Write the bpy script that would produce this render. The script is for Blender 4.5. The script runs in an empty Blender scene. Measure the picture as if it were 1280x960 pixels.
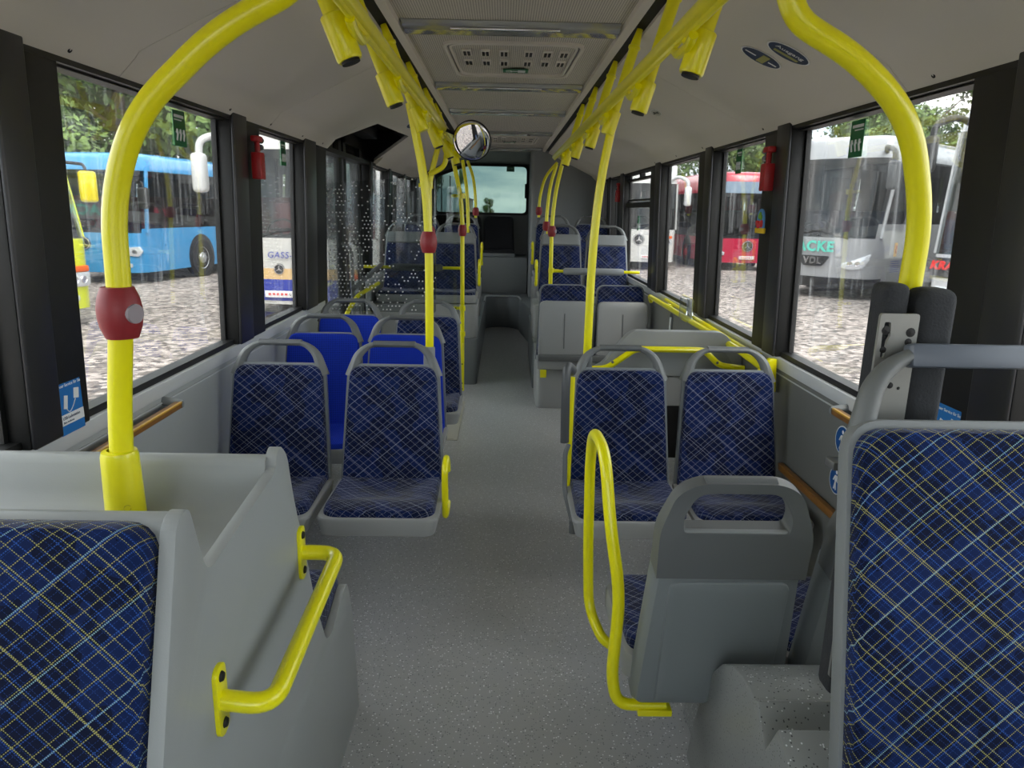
import bpy, bmesh, math, random
from mathutils import Vector, Matrix
random.seed(7)
SC = bpy.context.scene
COL = SC.collection
PI = math.pi
R = math.radians

# ------------------------------------------------------------------ camera
F_PX = 890.0
yaw, pitch, roll = R(.93), math.atan(218/890), R(1.15)
fw = Vector((math.sin(yaw)*math.cos(pitch), math.cos(yaw)*math.cos(pitch), -math.sin(pitch)))
r0 = Vector((math.cos(yaw), -math.sin(yaw), 0)); u0 = r0.cross(fw)
rr = r0*math.cos(roll)+u0*math.sin(roll); uu = -r0*math.sin(roll)+u0*math.cos(roll)
cam = bpy.data.cameras.new('camera'); cam.sensor_width = 36; cam.lens = F_PX/1280*36
cam.clip_start = .02; cam.clip_end = 500
co = bpy.data.objects.new('camera', cam); COL.objects.link(co)
co.matrix_world = Matrix(((rr.x, uu.x, -fw.x, 0), (rr.y, uu.y, -fw.y, 0), (rr.z, uu.z, -fw.z, 1.56), (0, 0, 0, 1)))
SC.camera = co

# ------------------------------------------------------------------ world: bright overcast sky with soft clouds
SKY = 1.15
w = bpy.data.worlds.new('overcast_sky'); SC.world = w; w.use_nodes = True
nt = w.node_tree; nt.nodes.clear()
tc = nt.nodes.new('ShaderNodeTexCoord'); mp = nt.nodes.new('ShaderNodeMapping'); mp.inputs['Scale'].default_value = (1.2, 1.2, 4.5)
nz = nt.nodes.new('ShaderNodeTexNoise'); nz.inputs['Scale'].default_value = 2.6; nz.inputs['Detail'].default_value = 7; nz.inputs['Roughness'].default_value = .55
cr = nt.nodes.new('ShaderNodeValToRGB'); cr.color_ramp.elements[0].position = .43; cr.color_ramp.elements[0].color = (.46, .55, .62, 1)
cr.color_ramp.elements[1].position = .56; cr.color_ramp.elements[1].color = (1, .99, .97, 1)
bg = nt.nodes.new('ShaderNodeBackground'); bg.inputs['Strength'].default_value = SKY
ow = nt.nodes.new('ShaderNodeOutputWorld')
for a, b in ((tc.outputs['Generated'], mp.inputs[0]), (mp.outputs[0], nz.inputs['Vector']), (nz.outputs[0], cr.inputs[0]), (cr.outputs[0], bg.inputs[0]), (bg.outputs[0], ow.inputs[0])):
    nt.links.new(a, b)
sun = bpy.data.lights.new('sun', 'SUN'); sun.energy = .8; sun.angle = R(25); sun.color = (1, .97, .92)
so = bpy.data.objects.new('sun', sun); COL.objects.link(so); so.rotation_euler = (R(38), R(22), 0)

SC.view_settings.view_transform = 'Standard'; SC.view_settings.look = 'None'
SC.view_settings.gamma = 1; SC.view_settings.use_curve_mapping = False
SC.view_settings.exposure = 2.15
SC.cycles.max_bounces = 10; SC.cycles.diffuse_bounces = 6; SC.cycles.transparent_max_bounces = 24
SC.cycles.sample_clamp_indirect = 6
SC.cycles.use_denoising = True

# ------------------------------------------------------------------ materials
def lin(c):
    c /= 255.0
    return c/12.92 if c <= .04045 else ((c+.055)/1.055)**2.4
def rgb(r, g, b): return (lin(r), lin(g), lin(b), 1)

class NT:
    def __init__(s, name):
        s.m = bpy.data.materials.new(name); s.m.use_nodes = True; s.t = s.m.node_tree
        s.b = s.t.nodes['Principled BSDF']; s.out = s.t.nodes['Material Output']
    def n(s, t, **kw):
        x = s.t.nodes.new(t)
        for k, v in kw.items():
            if k in x.inputs: x.inputs[k].default_value = v
            else: setattr(x, k, v)
        return x
    def l(s, a, b): s.t.links.new(a, b)
    def math(s, op, a, b=None, c=None):
        x = s.t.nodes.new('ShaderNodeMath'); x.operation = op
        for i, v in enumerate((a, b, c)):
            if v is None: continue
            if isinstance(v, (int, float)): x.inputs[i].default_value = v
            else: s.l(v, x.inputs[i])
        return x.outputs[0]
    def mix(s, f, a, b):
        x = s.t.nodes.new('ShaderNodeMix'); x.data_type = 'RGBA'
        for i, v in ((0, f), (6, a), (7, b)):
            if isinstance(v, (int, float, tuple)): x.inputs[i].default_value = v
            else: s.l(v, x.inputs[i])
        return x.outputs[2]

def mat(name, c, rough=.5, metal=0, noise=0, nscale=40, bump=0, bscale=300, coat=0, spec=.5):
    k = NT(name); b = k.b
    b.inputs['Base Color'].default_value = c; b.inputs['Roughness'].default_value = rough
    b.inputs['Metallic'].default_value = metal; b.inputs['Coat Weight'].default_value = coat
    b.inputs['Specular IOR Level'].default_value = spec
    if noise or bump:
        tc = k.n('ShaderNodeTexCoord')
        if noise:
            n = k.n('ShaderNodeTexNoise', Scale=nscale, Detail=5); k.l(tc.outputs['Object'], n.inputs['Vector'])
            v = k.math('MULTIPLY_ADD', n.outputs[0], noise*2, 1-noise)
            m = k.n('ShaderNodeVectorMath', operation='SCALE'); m.inputs[0].default_value = c[:3]; k.l(v, m.inputs['Scale'])
            k.l(m.outputs[0], b.inputs['Base Color'])
        if bump:
            n = k.n('ShaderNodeTexNoise', Scale=bscale, Detail=2); k.l(tc.outputs['Object'], n.inputs['Vector'])
            u = k.n('ShaderNodeBump', Strength=bump, Distance=.002); k.l(n.outputs[0], u.inputs['Height']); k.l(u.outputs[0], b.inputs['Normal'])
    return k.m

def speckled(name, c, c2, c3, scale=260, rough=.45, dens=.62, bump=.1):
    k = NT(name); tc = k.n('ShaderNodeTexCoord')
    v = k.n('ShaderNodeTexVoronoi', Scale=scale); k.l(tc.outputs['Object'], v.inputs['Vector'])
    sep = k.n('ShaderNodeSeparateColor'); k.l(v.outputs['Color'], sep.inputs[0])
    near = k.math('LESS_THAN', v.outputs['Distance'], .38)
    a = k.math('MULTIPLY', near, k.math('GREATER_THAN', sep.outputs[0], dens+.28))
    d = k.math('MULTIPLY', near, k.math('LESS_THAN', sep.outputs[0], 1-dens-.2))
    n = k.n('ShaderNodeTexNoise', Scale=2.2, Detail=4); k.l(tc.outputs['Object'], n.inputs['Vector'])
    base = k.mix(k.math('MULTIPLY', n.outputs[0], .5), c, tuple(x*.78 for x in c[:3])+(1,))
    x = k.mix(a, base, c2); x = k.mix(d, x, c3)
    k.l(x, k.b.inputs['Base Color']); k.b.inputs['Roughness'].default_value = rough
    n2 = k.n('ShaderNodeTexNoise', Scale=600, Detail=2); k.l(tc.outputs['Object'], n2.inputs['Vector'])
    u = k.n('ShaderNodeBump', Strength=bump, Distance=.002); k.l(n2.outputs[0], u.inputs['Height']); k.l(u.outputs[0], k.b.inputs['Normal'])
    return k.m

def checked(name, base, patch, l1, l2, sp=.03, thick=.075, l3=None):
    """navy moquette with a diagonal plaid of fine stitched lines (uv in metres)"""
    k = NT(name); uv = k.n('ShaderNodeUVMap'); uv.uv_map = 'UVMap'
    sep = k.n('ShaderNodeSeparateXYZ'); k.l(uv.outputs[0], sep.inputs[0])
    u, v = sep.outputs[0], sep.outputs[1]
    nz = k.n('ShaderNodeTexNoise', Scale=9, Detail=2); k.l(uv.outputs[0], nz.inputs['Vector'])
    nf = k.n('ShaderNodeTexNoise', Scale=900, Detail=1); k.l(uv.outputs[0], nf.inputs['Vector'])
    col = k.mix(k.math('MULTIPLY', k.math('GREATER_THAN', nz.outputs[0], .5), .45), base, patch)
    def lines(a, b, per, off, th, dash):
        f = k.math('FRACT', k.math('ADD', k.math('DIVIDE', a, per), off))
        m = k.math('LESS_THAN', f, th)
        if dash:
            g = k.math('FRACT', k.math('DIVIDE', b, dash))
            m = k.math('MULTIPLY', m, k.math('LESS_THAN', g, .6))
        return m
    a = k.math('ADD', k.math('MULTIPLY', u, .64), k.math('MULTIPLY', v, .77))
    b = k.math('SUBTRACT', k.math('MULTIPLY', u, .64), k.math('MULTIPLY', v, .77))
    for (p, q) in ((a, b), (b, a)):
        m = lines(p, q, sp*.5, .3, thick*.9, .0042)
        col = k.mix(k.math('MULTIPLY', m, .35), col, l2)
    for (p, q, lc, lb) in ((a, b, l1, l1), (b, a, l1, l3)):
        m = lines(p, q, sp*1.31, .12, thick*.75, .0036); col = k.mix(k.math('MULTIPLY', m, .7), col, l2)
        m = lines(p, q, sp*1.0, .55, thick*.85, .0036); col = k.mix(k.math('MULTIPLY', m, .75), col, lc)
        m = lines(p, q, sp*3.3, .4, thick*.36, .0031); col = k.mix(k.math('MULTIPLY', m, .85), col, lb)
    sh = k.math('MULTIPLY_ADD', nf.outputs[0], .8, .6)
    sc = k.n('ShaderNodeVectorMath', operation='SCALE'); k.l(col, sc.inputs[0]); k.l(sh, sc.inputs['Scale'])
    k.l(sc.outputs[0], k.b.inputs['Base Color']); k.b.inputs['Roughness'].default_value = .95
    k.b.inputs['Sheen Weight'].default_value = .25; k.b.inputs['Sheen Roughness'].default_value = .4
    k.b.inputs['Specular IOR Level'].default_value = .15
    bu = k.n('ShaderNodeBump', Strength=.25, Distance=.001); k.l(nf.outputs[0], bu.inputs['Height']); k.l(bu.outputs[0], k.b.inputs['Normal'])
    return k.m

def dotted(name, base, dot, per=.011):
    k = NT(name); uv = k.n('ShaderNodeUVMap'); uv.uv_map = 'UVMap'
    sep = k.n('ShaderNodeSeparateXYZ'); k.l(uv.outputs[0], sep.inputs[0])
    m = None
    for o in (0, 1):
        f = k.math('LESS_THAN', k.math('FRACT', k.math('DIVIDE', sep.outputs[o], per)), .5)
        m = f if m is None else k.math('MULTIPLY', m, f)
    k.l(k.mix(k.math('MULTIPLY', m, .8), base, dot), k.b.inputs['Base Color']); k.b.inputs['Roughness'].default_value = .95
    k.b.inputs['Specular IOR Level'].default_value = .15
    return k.m

def glass(name, tint, refl=.07, streak=0.0, haze=0.0, vert='Z'):
    """window glass: tinted see-through plus a weak mirror reflection, with dried rain streaks and drops"""
    k = NT(name); k.t.nodes.remove(k.b)
    tr = k.n('ShaderNodeBsdfTransparent', Color=tint)
    gl = k.n('ShaderNodeBsdfGlossy', Roughness=.02); gl.inputs['Color'].default_value = (1, 1, 1, 1)
    fr = k.n('ShaderNodeFresnel', IOR=1.45)
    mx = k.n('ShaderNodeMixShader'); k.l(k.math('MULTIPLY', fr.outputs[0], refl*12), mx.inputs[0]); k.l(tr.outputs[0], mx.inputs[1]); k.l(gl.outputs[0], mx.inputs[2])
    last = mx.outputs[0]
    if streak or haze:
        tc = k.n('ShaderNodeTexCoord'); mp = k.n('ShaderNodeMapping'); mp.inputs['Scale'].default_value = (55, 55, 2.2)
        k.l(tc.outputs['Object'], mp.inputs[0])
        n = k.n('ShaderNodeTexNoise', Scale=1.0, Detail=4, Distortion=.6); k.l(mp.outputs[0], n.inputs['Vector'])
        n2 = k.n('ShaderNodeTexNoise', Scale=3.1, Detail=1); k.l(tc.outputs['Object'], n2.inputs['Vector'])
        st = k.math('MULTIPLY', k.math('SMOOTH_MIN', 1, k.math('MULTIPLY', k.math('SUBTRACT', n.outputs[0], .56), 9.0), .1), k.math('GREATER_THAN', n2.outputs[0], .46))
        st = k.math('MAXIMUM', st, 0)
        v = k.n('ShaderNodeTexVoronoi', Scale=85); k.l(tc.outputs['Object'], v.inputs['Vector'])
        sp = k.n('ShaderNodeSeparateColor'); k.l(v.outputs['Color'], sp.inputs[0])
        dr = k.math('MULTIPLY', k.math('LESS_THAN', v.outputs['Distance'], .16), k.math('GREATER_THAN', sp.outputs[0], .6))
        f = k.math('ADD', k.math('MULTIPLY', k.math('MAXIMUM', st, dr), streak), haze)
        df = k.n('ShaderNodeBsdfTranslucent', Color=(.85, .87, .88, 1)); m2 = k.n('ShaderNodeMixShader')
        k.l(f, m2.inputs[0]); k.l(last, m2.inputs[1]); k.l(df.outputs[0], m2.inputs[2]); last = m2.outputs[0]
    k.l(last, k.out.inputs[0])
    return k.m

YEL = mat('yellow_powder_coat', rgb(242, 234, 6), .28, coat=.3)
GREY = mat('grey_seat_plastic', rgb(150, 152, 152), .42, bump=.12, bscale=700)
GREYM = mat('mid_grey_plastic', rgb(134, 138, 139), .45, bump=.15, bscale=700)
GREYD = mat('dark_grey_plastic', rgb(98, 101, 102), .45, bump=.15, bscale=700)
HAND = mat('handle_plastic', rgb(112, 115, 115), .42, bump=.15, bscale=700)
GRIP = mat('ribbed_grip', rgb(98, 101, 102), .55, bump=.7, bscale=260)
HOUS = mat('wheel_housing_moulding', rgb(154, 158, 158), .38, bump=.1, bscale=500, noise=.03, nscale=6)
SHELL = mat('seat_back_shell', rgb(124, 130, 133), .35, bump=.06, bscale=900)
WALLM = mat('grey_wall_laminate', rgb(168, 172, 172), .45, noise=.02, nscale=30)
SILL = mat('pale_sill', rgb(200, 203, 205), .4)
COVE = mat('ceiling_cove_panel', rgb(214, 209, 200), .6, noise=.02, nscale=3)
BLACK = mat('black_pillar', rgb(17, 17, 17), .5, bump=.1, bscale=400)
BLACKS = mat('black_satin_pillar_face', rgb(42, 42, 45), .35)
BLK = mat('black_rubber', rgb(12, 12, 12), .6)
FOAM = mat('charcoal_foam', rgb(52, 54, 57), .95, bump=.8, bscale=220)
STEEL = mat('brushed_steel_plate', rgb(150, 150, 146), .45, metal=.6, noise=.1, nscale=20)
CHROME = mat('chrome', rgb(225, 225, 228), .12, metal=1)
REDP = mat('red_plastic', rgb(168, 30, 34), .4)
REDB = mat('red_button_plastic', rgb(140, 34, 40), .45)
GRNS = mat('green_sign', rgb(20, 105, 62), .5)
BLUS = mat('blue_sign', rgb(22, 112, 188), .5)
NAVS = mat('navy_sign', rgb(24, 48, 84), .5)
WHT = mat('white_print', rgb(232, 234, 236), .5)
WOOD = mat('brown_strip', rgb(140, 96, 44), .4, noise=.3, nscale=30)
OCHRE = mat('ochre_strip', rgb(214, 166, 60), .4)
FLOOR = speckled('speckled_vinyl_floor', rgb(178, 179, 180), rgb(240, 241, 243), rgb(130, 131, 134), 150, .32, .62)
BOXM = speckled('speckled_box_vinyl', rgb(142, 145, 144), rgb(215, 217, 219), rgb(70, 72, 74), 190, .35, .66)
FAB = checked('navy_check_moquette', rgb(13, 21, 52), rgb(18, 40, 98), rgb(186, 192, 204), rgb(54, 72, 124), .025, .048, rgb(160, 170, 194))
FABY = checked('navy_check_moquette_with_yellow', rgb(12, 20, 48), rgb(20, 44, 100), rgb(182, 178, 104), rgb(52, 96, 180), .027, .065, rgb(140, 178, 190))
FABB = dotted('bright_blue_dotted_moquette', rgb(34, 62, 190), rgb(14, 26, 96), .0095)
SIDEG = glass('side_window_glass', (.935, .94, .935, 1), .04, .07, .004)
DARKG = glass('door_glass', (.80, .82, .81, 1), .07, .06, .01)
REARG = glass('rear_window_glass', (.28, .34, .32, 1), .03, .02, .0)
CLEARG = glass('clear_screen_glass', (.86, .88, .88, 1), .07)

def perf():
    k = NT('perforated_ceiling_panel'); tc = k.n('ShaderNodeTexCoord'); sep = k.n('ShaderNodeSeparateXYZ'); k.l(tc.outputs['Object'], sep.inputs[0])
    fx = k.math('SUBTRACT', k.math('FRACT', k.math('DIVIDE', sep.outputs[0], .010)), .5)
    row = k.math('FLOOR', k.math('DIVIDE', sep.outputs[1], .010))
    fy = k.math('SUBTRACT', k.math('FRACT', k.math('DIVIDE', sep.outputs[1], .010)), .5)
    d = k.math('ADD', k.math('MULTIPLY', fx, fx), k.math('MULTIPLY', fy, fy))
    m = k.math('LESS_THAN', d, .075)
    k.l(k.mix(m, rgb(205, 200, 190), rgb(110, 105, 97)), k.b.inputs['Base Color']); k.b.inputs['Roughness'].default_value = .6
    return k.m
PERF = perf()

def gravel():
    k = NT('gravel_yard'); tc = k.n('ShaderNodeTexCoord')
    v = k.n('ShaderNodeTexVoronoi', Scale=13); k.l(tc.outputs['Object'], v.inputs['Vector'])
    sep = k.n('ShaderNodeSeparateColor'); k.l(v.outputs['Color'], sep.inputs[0])
    n = k.n('ShaderNodeTexNoise', Scale=.35, Detail=6); k.l(tc.outputs['Object'], n.inputs['Vector'])
    c = k.mix(sep.outputs[0], rgb(78, 68, 62), rgb(190, 178, 170))
    c = k.mix(k.math('MULTIPLY', k.math('LESS_THAN', sep.outputs[1], .16), .8), c, rgb(70, 66, 64))
    c = k.mix(k.math('MULTIPLY', k.math('GREATER_THAN', n.outputs[0], .62), .25), c, rgb(120, 112, 90))
    k.l(c, k.b.inputs['Base Color']); k.b.inputs['Roughness'].default_value = .95
    u = k.n('ShaderNodeBump', Strength=.6, Distance=.02); k.l(v.outputs['Distance'], u.inputs['Height']); k.l(u.outputs[0], k.b.inputs['Normal'])
    return k.m

# ------------------------------------------------------------------ mesh helpers
class MB:
    def __init__(s): s.v = []; s.f = []; s.m = []; s.uv = {}
    def add(s, vs, fs, mi=0):
        o = len(s.v); s.v += [tuple(x) for x in vs]; s.f += [tuple(i+o for i in f) for f in fs]; s.m += [mi]*len(fs)
        return o
    def box(s, a, b, mi=0, M=None, bev=0, seg=2):
        bm = bmesh.new(); bmesh.ops.create_cube(bm, size=1)
        c = [(a[i]+b[i])/2 for i in range(3)]; d = [abs(b[i]-a[i]) for i in range(3)]
        for v in bm.verts: v.co = Vector((c[0]+v.co.x*d[0], c[1]+v.co.y*d[1], c[2]+v.co.z*d[2]))
        if bev: bmesh.ops.bevel(bm, geom=bm.edges[:], offset=min(bev, min(d)*.45), segments=seg, affect='EDGES', profile=.5)
        if M is not None: bmesh.ops.transform(bm, matrix=M, verts=bm.verts)
        bm.verts.index_update(); s.add([v.co for v in bm.verts], [[v.index for v in f.verts] for f in bm.faces], mi); bm.free(); return s
    def prism(s, poly, lo, hi, axis='X', mi=0, bev=0, seg=2, M=None):
        """polygon in the two other axes (order X:(y,z) Y:(x,z) Z:(x,y)) extruded from lo to hi"""
        def P(p, t): return {'X': (t, p[0], p[1]), 'Y': (p[0], t, p[1]), 'Z': (p[0], p[1], t)}[axis]
        bm = bmesh.new(); A = [bm.verts.new(P(p, lo)) for p in poly]; B = [bm.verts.new(P(p, hi)) for p in poly]; n = len(poly)
        bm.faces.new(A); bm.faces.new(B[::-1])
        for i in range(n): bm.faces.new((A[i], B[i], B[(i+1) % n], A[(i+1) % n]))
        bmesh.ops.recalc_face_normals(bm, faces=bm.faces)
        if bev: bmesh.ops.bevel(bm, geom=bm.edges[:], offset=bev, segments=seg, affect='EDGES', profile=.5, clamp_overlap=True)
        if M is not None: bmesh.ops.transform(bm, matrix=M, verts=bm.verts)
        bm.verts.index_update(); s.add([v.co for v in bm.verts], [[v.index for v in f.verts] for f in bm.faces], mi); bm.free(); return s
    def tube(s, pts, r, seg=14, mi=0, flat=1.0, caps=True, up=None):
        pts = [Vector(p) for p in pts]; n = len(pts)
        T = [(pts[min(i+1, n-1)]-pts[max(i-1, 0)]).normalized() for i in range(n)]
        ref = Vector(up) if up else (Vector((0, 0, 1)) if abs(T[0].z) < .9 else Vector((1, 0, 0)))
        N = (ref-T[0]*ref.dot(T[0])).normalized(); vs = []; fs = []
        for i in range(n):
            if i: N = (N-T[i]*N.dot(T[i])).normalized()
            B = T[i].cross(N); ri = r[i] if isinstance(r, (list, tuple)) else r
            for j in range(seg):
                a = 2*PI*j/seg; vs.append(pts[i]+N*math.cos(a)*ri*flat+B*math.sin(a)*ri)
        for i in range(n-1):
            for j in range(seg):
                k = (j+1) % seg; fs.append((i*seg+j, i*seg+k, (i+1)*seg+k, (i+1)*seg+j))
        if caps: fs.append(tuple(range(seg))[::-1]); fs.append(tuple((n-1)*seg+j for j in range(seg)))
        s.add(vs, fs, mi); return s
    def lathe(s, prof, o=(0, 0, 0), axis=(0, 0, 1), seg=24, mi=0):
        """prof: (radius, height) pairs along axis from o"""
        ax = Vector(axis).normalized(); ref = Vector((1, 0, 0)) if abs(ax.x) < .9 else Vector((0, 1, 0))
        N = (ref-ax*ref.dot(ax)).normalized(); B = ax.cross(N); o = Vector(o); vs = []; fs = []
        for (r, h) in prof:
            for j in range(seg):
                a = 2*PI*j/seg; vs.append(o+ax*h+(N*math.cos(a)+B*math.sin(a))*max(r, 1e-5))
        for i in range(len(prof)-1):
            for j in range(seg):
                k = (j+1) % seg; fs.append((i*seg+j, i*seg+k, (i+1)*seg+k, (i+1)*seg+j))
        s.add(vs, fs, mi); return s
    def build(s, name, mats, parent=None, smooth=True, ang=35):
        me = bpy.data.meshes.new(name); me.from_pydata(s.v, [], s.f)
        mats = mats if isinstance(mats, (list, tuple)) else [mats]
        for m in mats: me.materials.append(m)
        if len(mats) > 1: me.polygons.foreach_set('material_index', s.m)
        if s.uv:
            ul = me.uv_layers.new(name='UVMap')
            for lp in me.loops: ul.data[lp.index].uv = s.uv.get(lp.vertex_index, (0, 0))
        bm = bmesh.new(); bm.from_mesh(me); bmesh.ops.recalc_face_normals(bm, faces=bm.faces)
        if smooth:
            for f in bm.faces: f.smooth = True
            for e in bm.edges:
                if len(e.link_faces) == 2 and e.calc_face_angle(0) > R(ang): e.smooth = False
        bm.to_mesh(me); bm.free()
        o = bpy.data.objects.new(name, me); COL.objects.link(o)
        if parent is not None: o.parent = parent
        return o

def fillet(pts, rad, n=8):
    P = [Vector(p) for p in pts]; out = [P[0]]
    for i in range(1, len(P)-1):
        a, b, c = P[i-1], P[i], P[i+1]; r = rad[i-1] if isinstance(rad, (list, tuple)) else rad
        u = (a-b); v = (c-b); d = min(r, u.length*.49, v.length*.49); s0 = b+u.normalized()*d; s1 = b+v.normalized()*d
        for k in range(n+1):
            t = k/n; out.append(s0*(1-t)**2+b*2*t*(1-t)+s1*t*t)
    out.append(P[-1]); return out
def rpoly(pts, rad, n=5):
    P = [Vector((p[0], p[1], 0)) for p in pts]; out = []; m = len(P)
    for i in range(m):
        a, b, c = P[i-1], P[i], P[(i+1) % m]; r = rad[i] if isinstance(rad, (list, tuple)) else rad
        if r <= 0: out.append((b.x, b.y)); continue
        u = a-b; v = c-b; d = min(r, u.length*.49, v.length*.49); s0 = b+u.normalized()*d; s1 = b+v.normalized()*d
        for k in range(n+1):
            t = k/n; q = s0*(1-t)**2+b*2*t*(1-t)+s1*t*t; out.append((q.x, q.y))
    return out
def rrect(x0, y0, x1, y1, r, n=5): return rpoly([(x0, y0), (x1, y0), (x1, y1), (x0, y1)], r, n)

def pad(mb, outline, fmap, d0, d1, edge, mi=0, bulge=None, uvo=(0, 0), back=True):
    """pillow-like solid from a 2D outline; fmap(x, y, depth) -> 3D"""
    cx = sum(p[0] for p in outline)/len(outline); cy = sum(p[1] for p in outline)/len(outline)
    hx = max(abs(p[0]-cx) for p in outline); hy = max(abs(p[1]-cy) for p in outline)
    rings = [(0, d0), (0, d1-edge), (edge*.3, d1-edge*.3), (edge, d1)]
    sc = [((1-i/hx), (1-i/hy), d) for i, d in rings]+[(t*(1-edge/hx), t*(1-edge/hy), d1) for t in (.88, .74, .58, .42, .26, .12)]
    base = len(mb.v); n = len(outline); vs = []; fs = []
    for sx, sy, d in sc:
        for (x, y) in outline:
            X = cx+(x-cx)*sx; Y = cy+(y-cy)*sy
            D = d+(bulge(X, Y, max(sx, 0)) if bulge and d == d1 else 0)
            vs.append(fmap(X, Y, D)); e_ = max(d1-d, 0); mb.uv[base+len(vs)-1] = (X+uvo[0]+(x-cx)/hx*e_, Y+uvo[1]+(y-cy)/hy*e_)
    vs.append(fmap(cx, cy, d1+(bulge(cx, cy, 0) if bulge else 0))); mb.uv[base+len(vs)-1] = (cx+uvo[0], cy+uvo[1])
    for i in range(len(sc)-1):
        for j in range(n):
            k = (j+1) % n; fs.append((i*n+j, i*n+k, (i+1)*n+k, (i+1)*n+j))
    L = (len(sc)-1)*n
    for j in range(n): fs.append((L+j, L+(j+1) % n, len(vs)-1))
    if back: fs.append(tuple(range(n))[::-1])
    mb.add(vs, fs, mi); return mb

def empty(name, loc=(0, 0, 0), rz=0):
    o = bpy.data.objects.new(name, None); COL.objects.link(o); o.location = loc; o.rotation_euler = (0, 0, rz); o.empty_display_size = .1
    return o
def tag(o, label, cat, group=None, kind=None):
    o['label'] = label; o['category'] = cat
    if group: o['group'] = group
    if kind: o['kind'] = kind
    return o
def structure(name, mb, m, **k):
    o = mb.build(name, m, **k); o['kind'] = 'structure'; return o
def children(o): return [c for c in KIDS.get(o.name, [])]
KIDS = {}
def copy_tree(o, parent=None):
    c = o.copy(); COL.objects.link(c)
    if parent is not None: c.parent = parent
    for ch in list(o.children): copy_tree(ch, c)
    return c
def text_mesh(name, body, size, mtl, M, parent=None, ext=.002, shear=0, align='CENTER', bold=0.0, spacing=1.0):
    cu = bpy.data.curves.new(name, 'FONT'); cu.body = body; cu.size = size; cu.extrude = ext; cu.shear = shear; cu.align_x = align; cu.align_y = 'CENTER'
    cu.offset = bold; cu.space_character = spacing; cu.resolution_u = 3
    o = bpy.data.objects.new(name, cu); COL.objects.link(o)
    dg = bpy.context.evaluated_depsgraph_get(); me = bpy.data.meshes.new_from_object(o.evaluated_get(dg))
    bpy.data.objects.remove(o); bpy.data.curves.remove(cu)
    me.materials.clear(); me.materials.append(mtl); me.name = name; me.transform(M)
    ob = bpy.data.objects.new(name, me); COL.objects.link(ob)
    if parent is not None: ob.parent = parent
    return ob
def frame(o, x, y):
    """matrix with local x -> x, local y -> y, local z -> x cross y, origin o"""
    x = Vector(x).normalized(); y = Vector(y).normalized(); z = x.cross(y)
    return Matrix(((x.x, y.x, z.x, o[0]), (x.y, y.y, z.y, o[1]), (x.z, y.z, z.z, o[2]), (0, 0, 0, 1)))

XL, XR, YF, YB, BC = -1.18, 1.22, -1.7, 10.6, .02   # interior side walls, front end, rear wall, centre line
# ================================================================== structure of the bus interior
def wall_poly(x0, x1, z0, z1, lean=-.03):   # leaning section between sill and window head
    k = 1 if x0 > 0 else -1
    return [(x0, z0), (x1, z0), (x1+k*lean, z1), (x0+k*lean, z1)]
SILLZ, HEADZ = .955, 1.93
WINL = [(-1.4, -.25), (.30, 1.69), (1.95, 3.12), (3.48, 4.22), (6.42, 7.25), (7.55, 8.35), (8.65, 9.5)]
WINR = [(-1.4, -.25), (.30, 1.59), (1.90, 3.05), (3.36, 4.17), (4.47, 5.53), (5.92, 7.20), (7.62, 8.06), (8.42, 8.90)]

# floor
mb = MB(); mb.box((XL-.05, YF, -.08), (XR+.05, YB+.05, 0)); structure('floor', mb, FLOOR)
# side walls below the windows
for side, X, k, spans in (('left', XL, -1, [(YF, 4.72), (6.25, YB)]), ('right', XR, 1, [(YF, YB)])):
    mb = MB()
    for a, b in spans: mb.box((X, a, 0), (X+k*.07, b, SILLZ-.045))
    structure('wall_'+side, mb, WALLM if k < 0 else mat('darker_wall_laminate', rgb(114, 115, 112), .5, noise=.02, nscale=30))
    mb = MB()
    for a, b in spans: mb.box((X-k*.012, a, SILLZ-.05), (X+k*.07, b, SILLZ), bev=.006)
    for a, b in spans: mb.box((X-k*.004, a, SILLZ-.075), (X+k*.001, b, SILLZ-.07))
    structure('trim_1' if k < 0 else 'trim_2', mb, SILL)
    mb = MB()
    for a, b in spans: mb.box((X-k*.014, a, 0), (X, b, .10), bev=.005)
    structure('baseboard_'+side, mb, GREYD)
# pillars between windows (each a leaning post with a raised satin cover)
def pillar(n, X, k, a, b, cover):
    mb = MB(); mb.prism(wall_poly(X-k*.02, X+k*.06, SILLZ, HEADZ), a, b, 'Y', bev=.006)
    o = structure('trim_%d' % n, mb, BLACK)
    c0, c1 = cover
    m2 = MB(); m2.prism(wall_poly(X-k*.032, X-k*.018, SILLZ-.0, HEADZ), c0, c1, 'Y', bev=.012, seg=3)
    m2.build('pillar_cover', BLACKS, o)
n = 3
for X, k, W in ((XL, -1, [(-1.7, -1.4), (-.25, .30), (1.69, 1.95), (3.12, 3.48), (4.22, 4.75), (6.25, 6.42), (7.25, 7.55), (8.35, 8.65), (9.5, 10.6)]),
                (XR, 1, [(-1.7, -1.4), (-.25, .30), (1.59, 1.90), (3.05, 3.36), (4.17, 4.47), (5.53, 5.92), (7.20, 7.62), (8.06, 8.42), (8.90, 10.6)])):
    for a, b in W:
        m = a+(b-a)*(.52 if k > 0 else .5)
        cov = (a, a+(b-a)*.45)
        pillar(n, X, k, a, b, cov); n += 1
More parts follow.
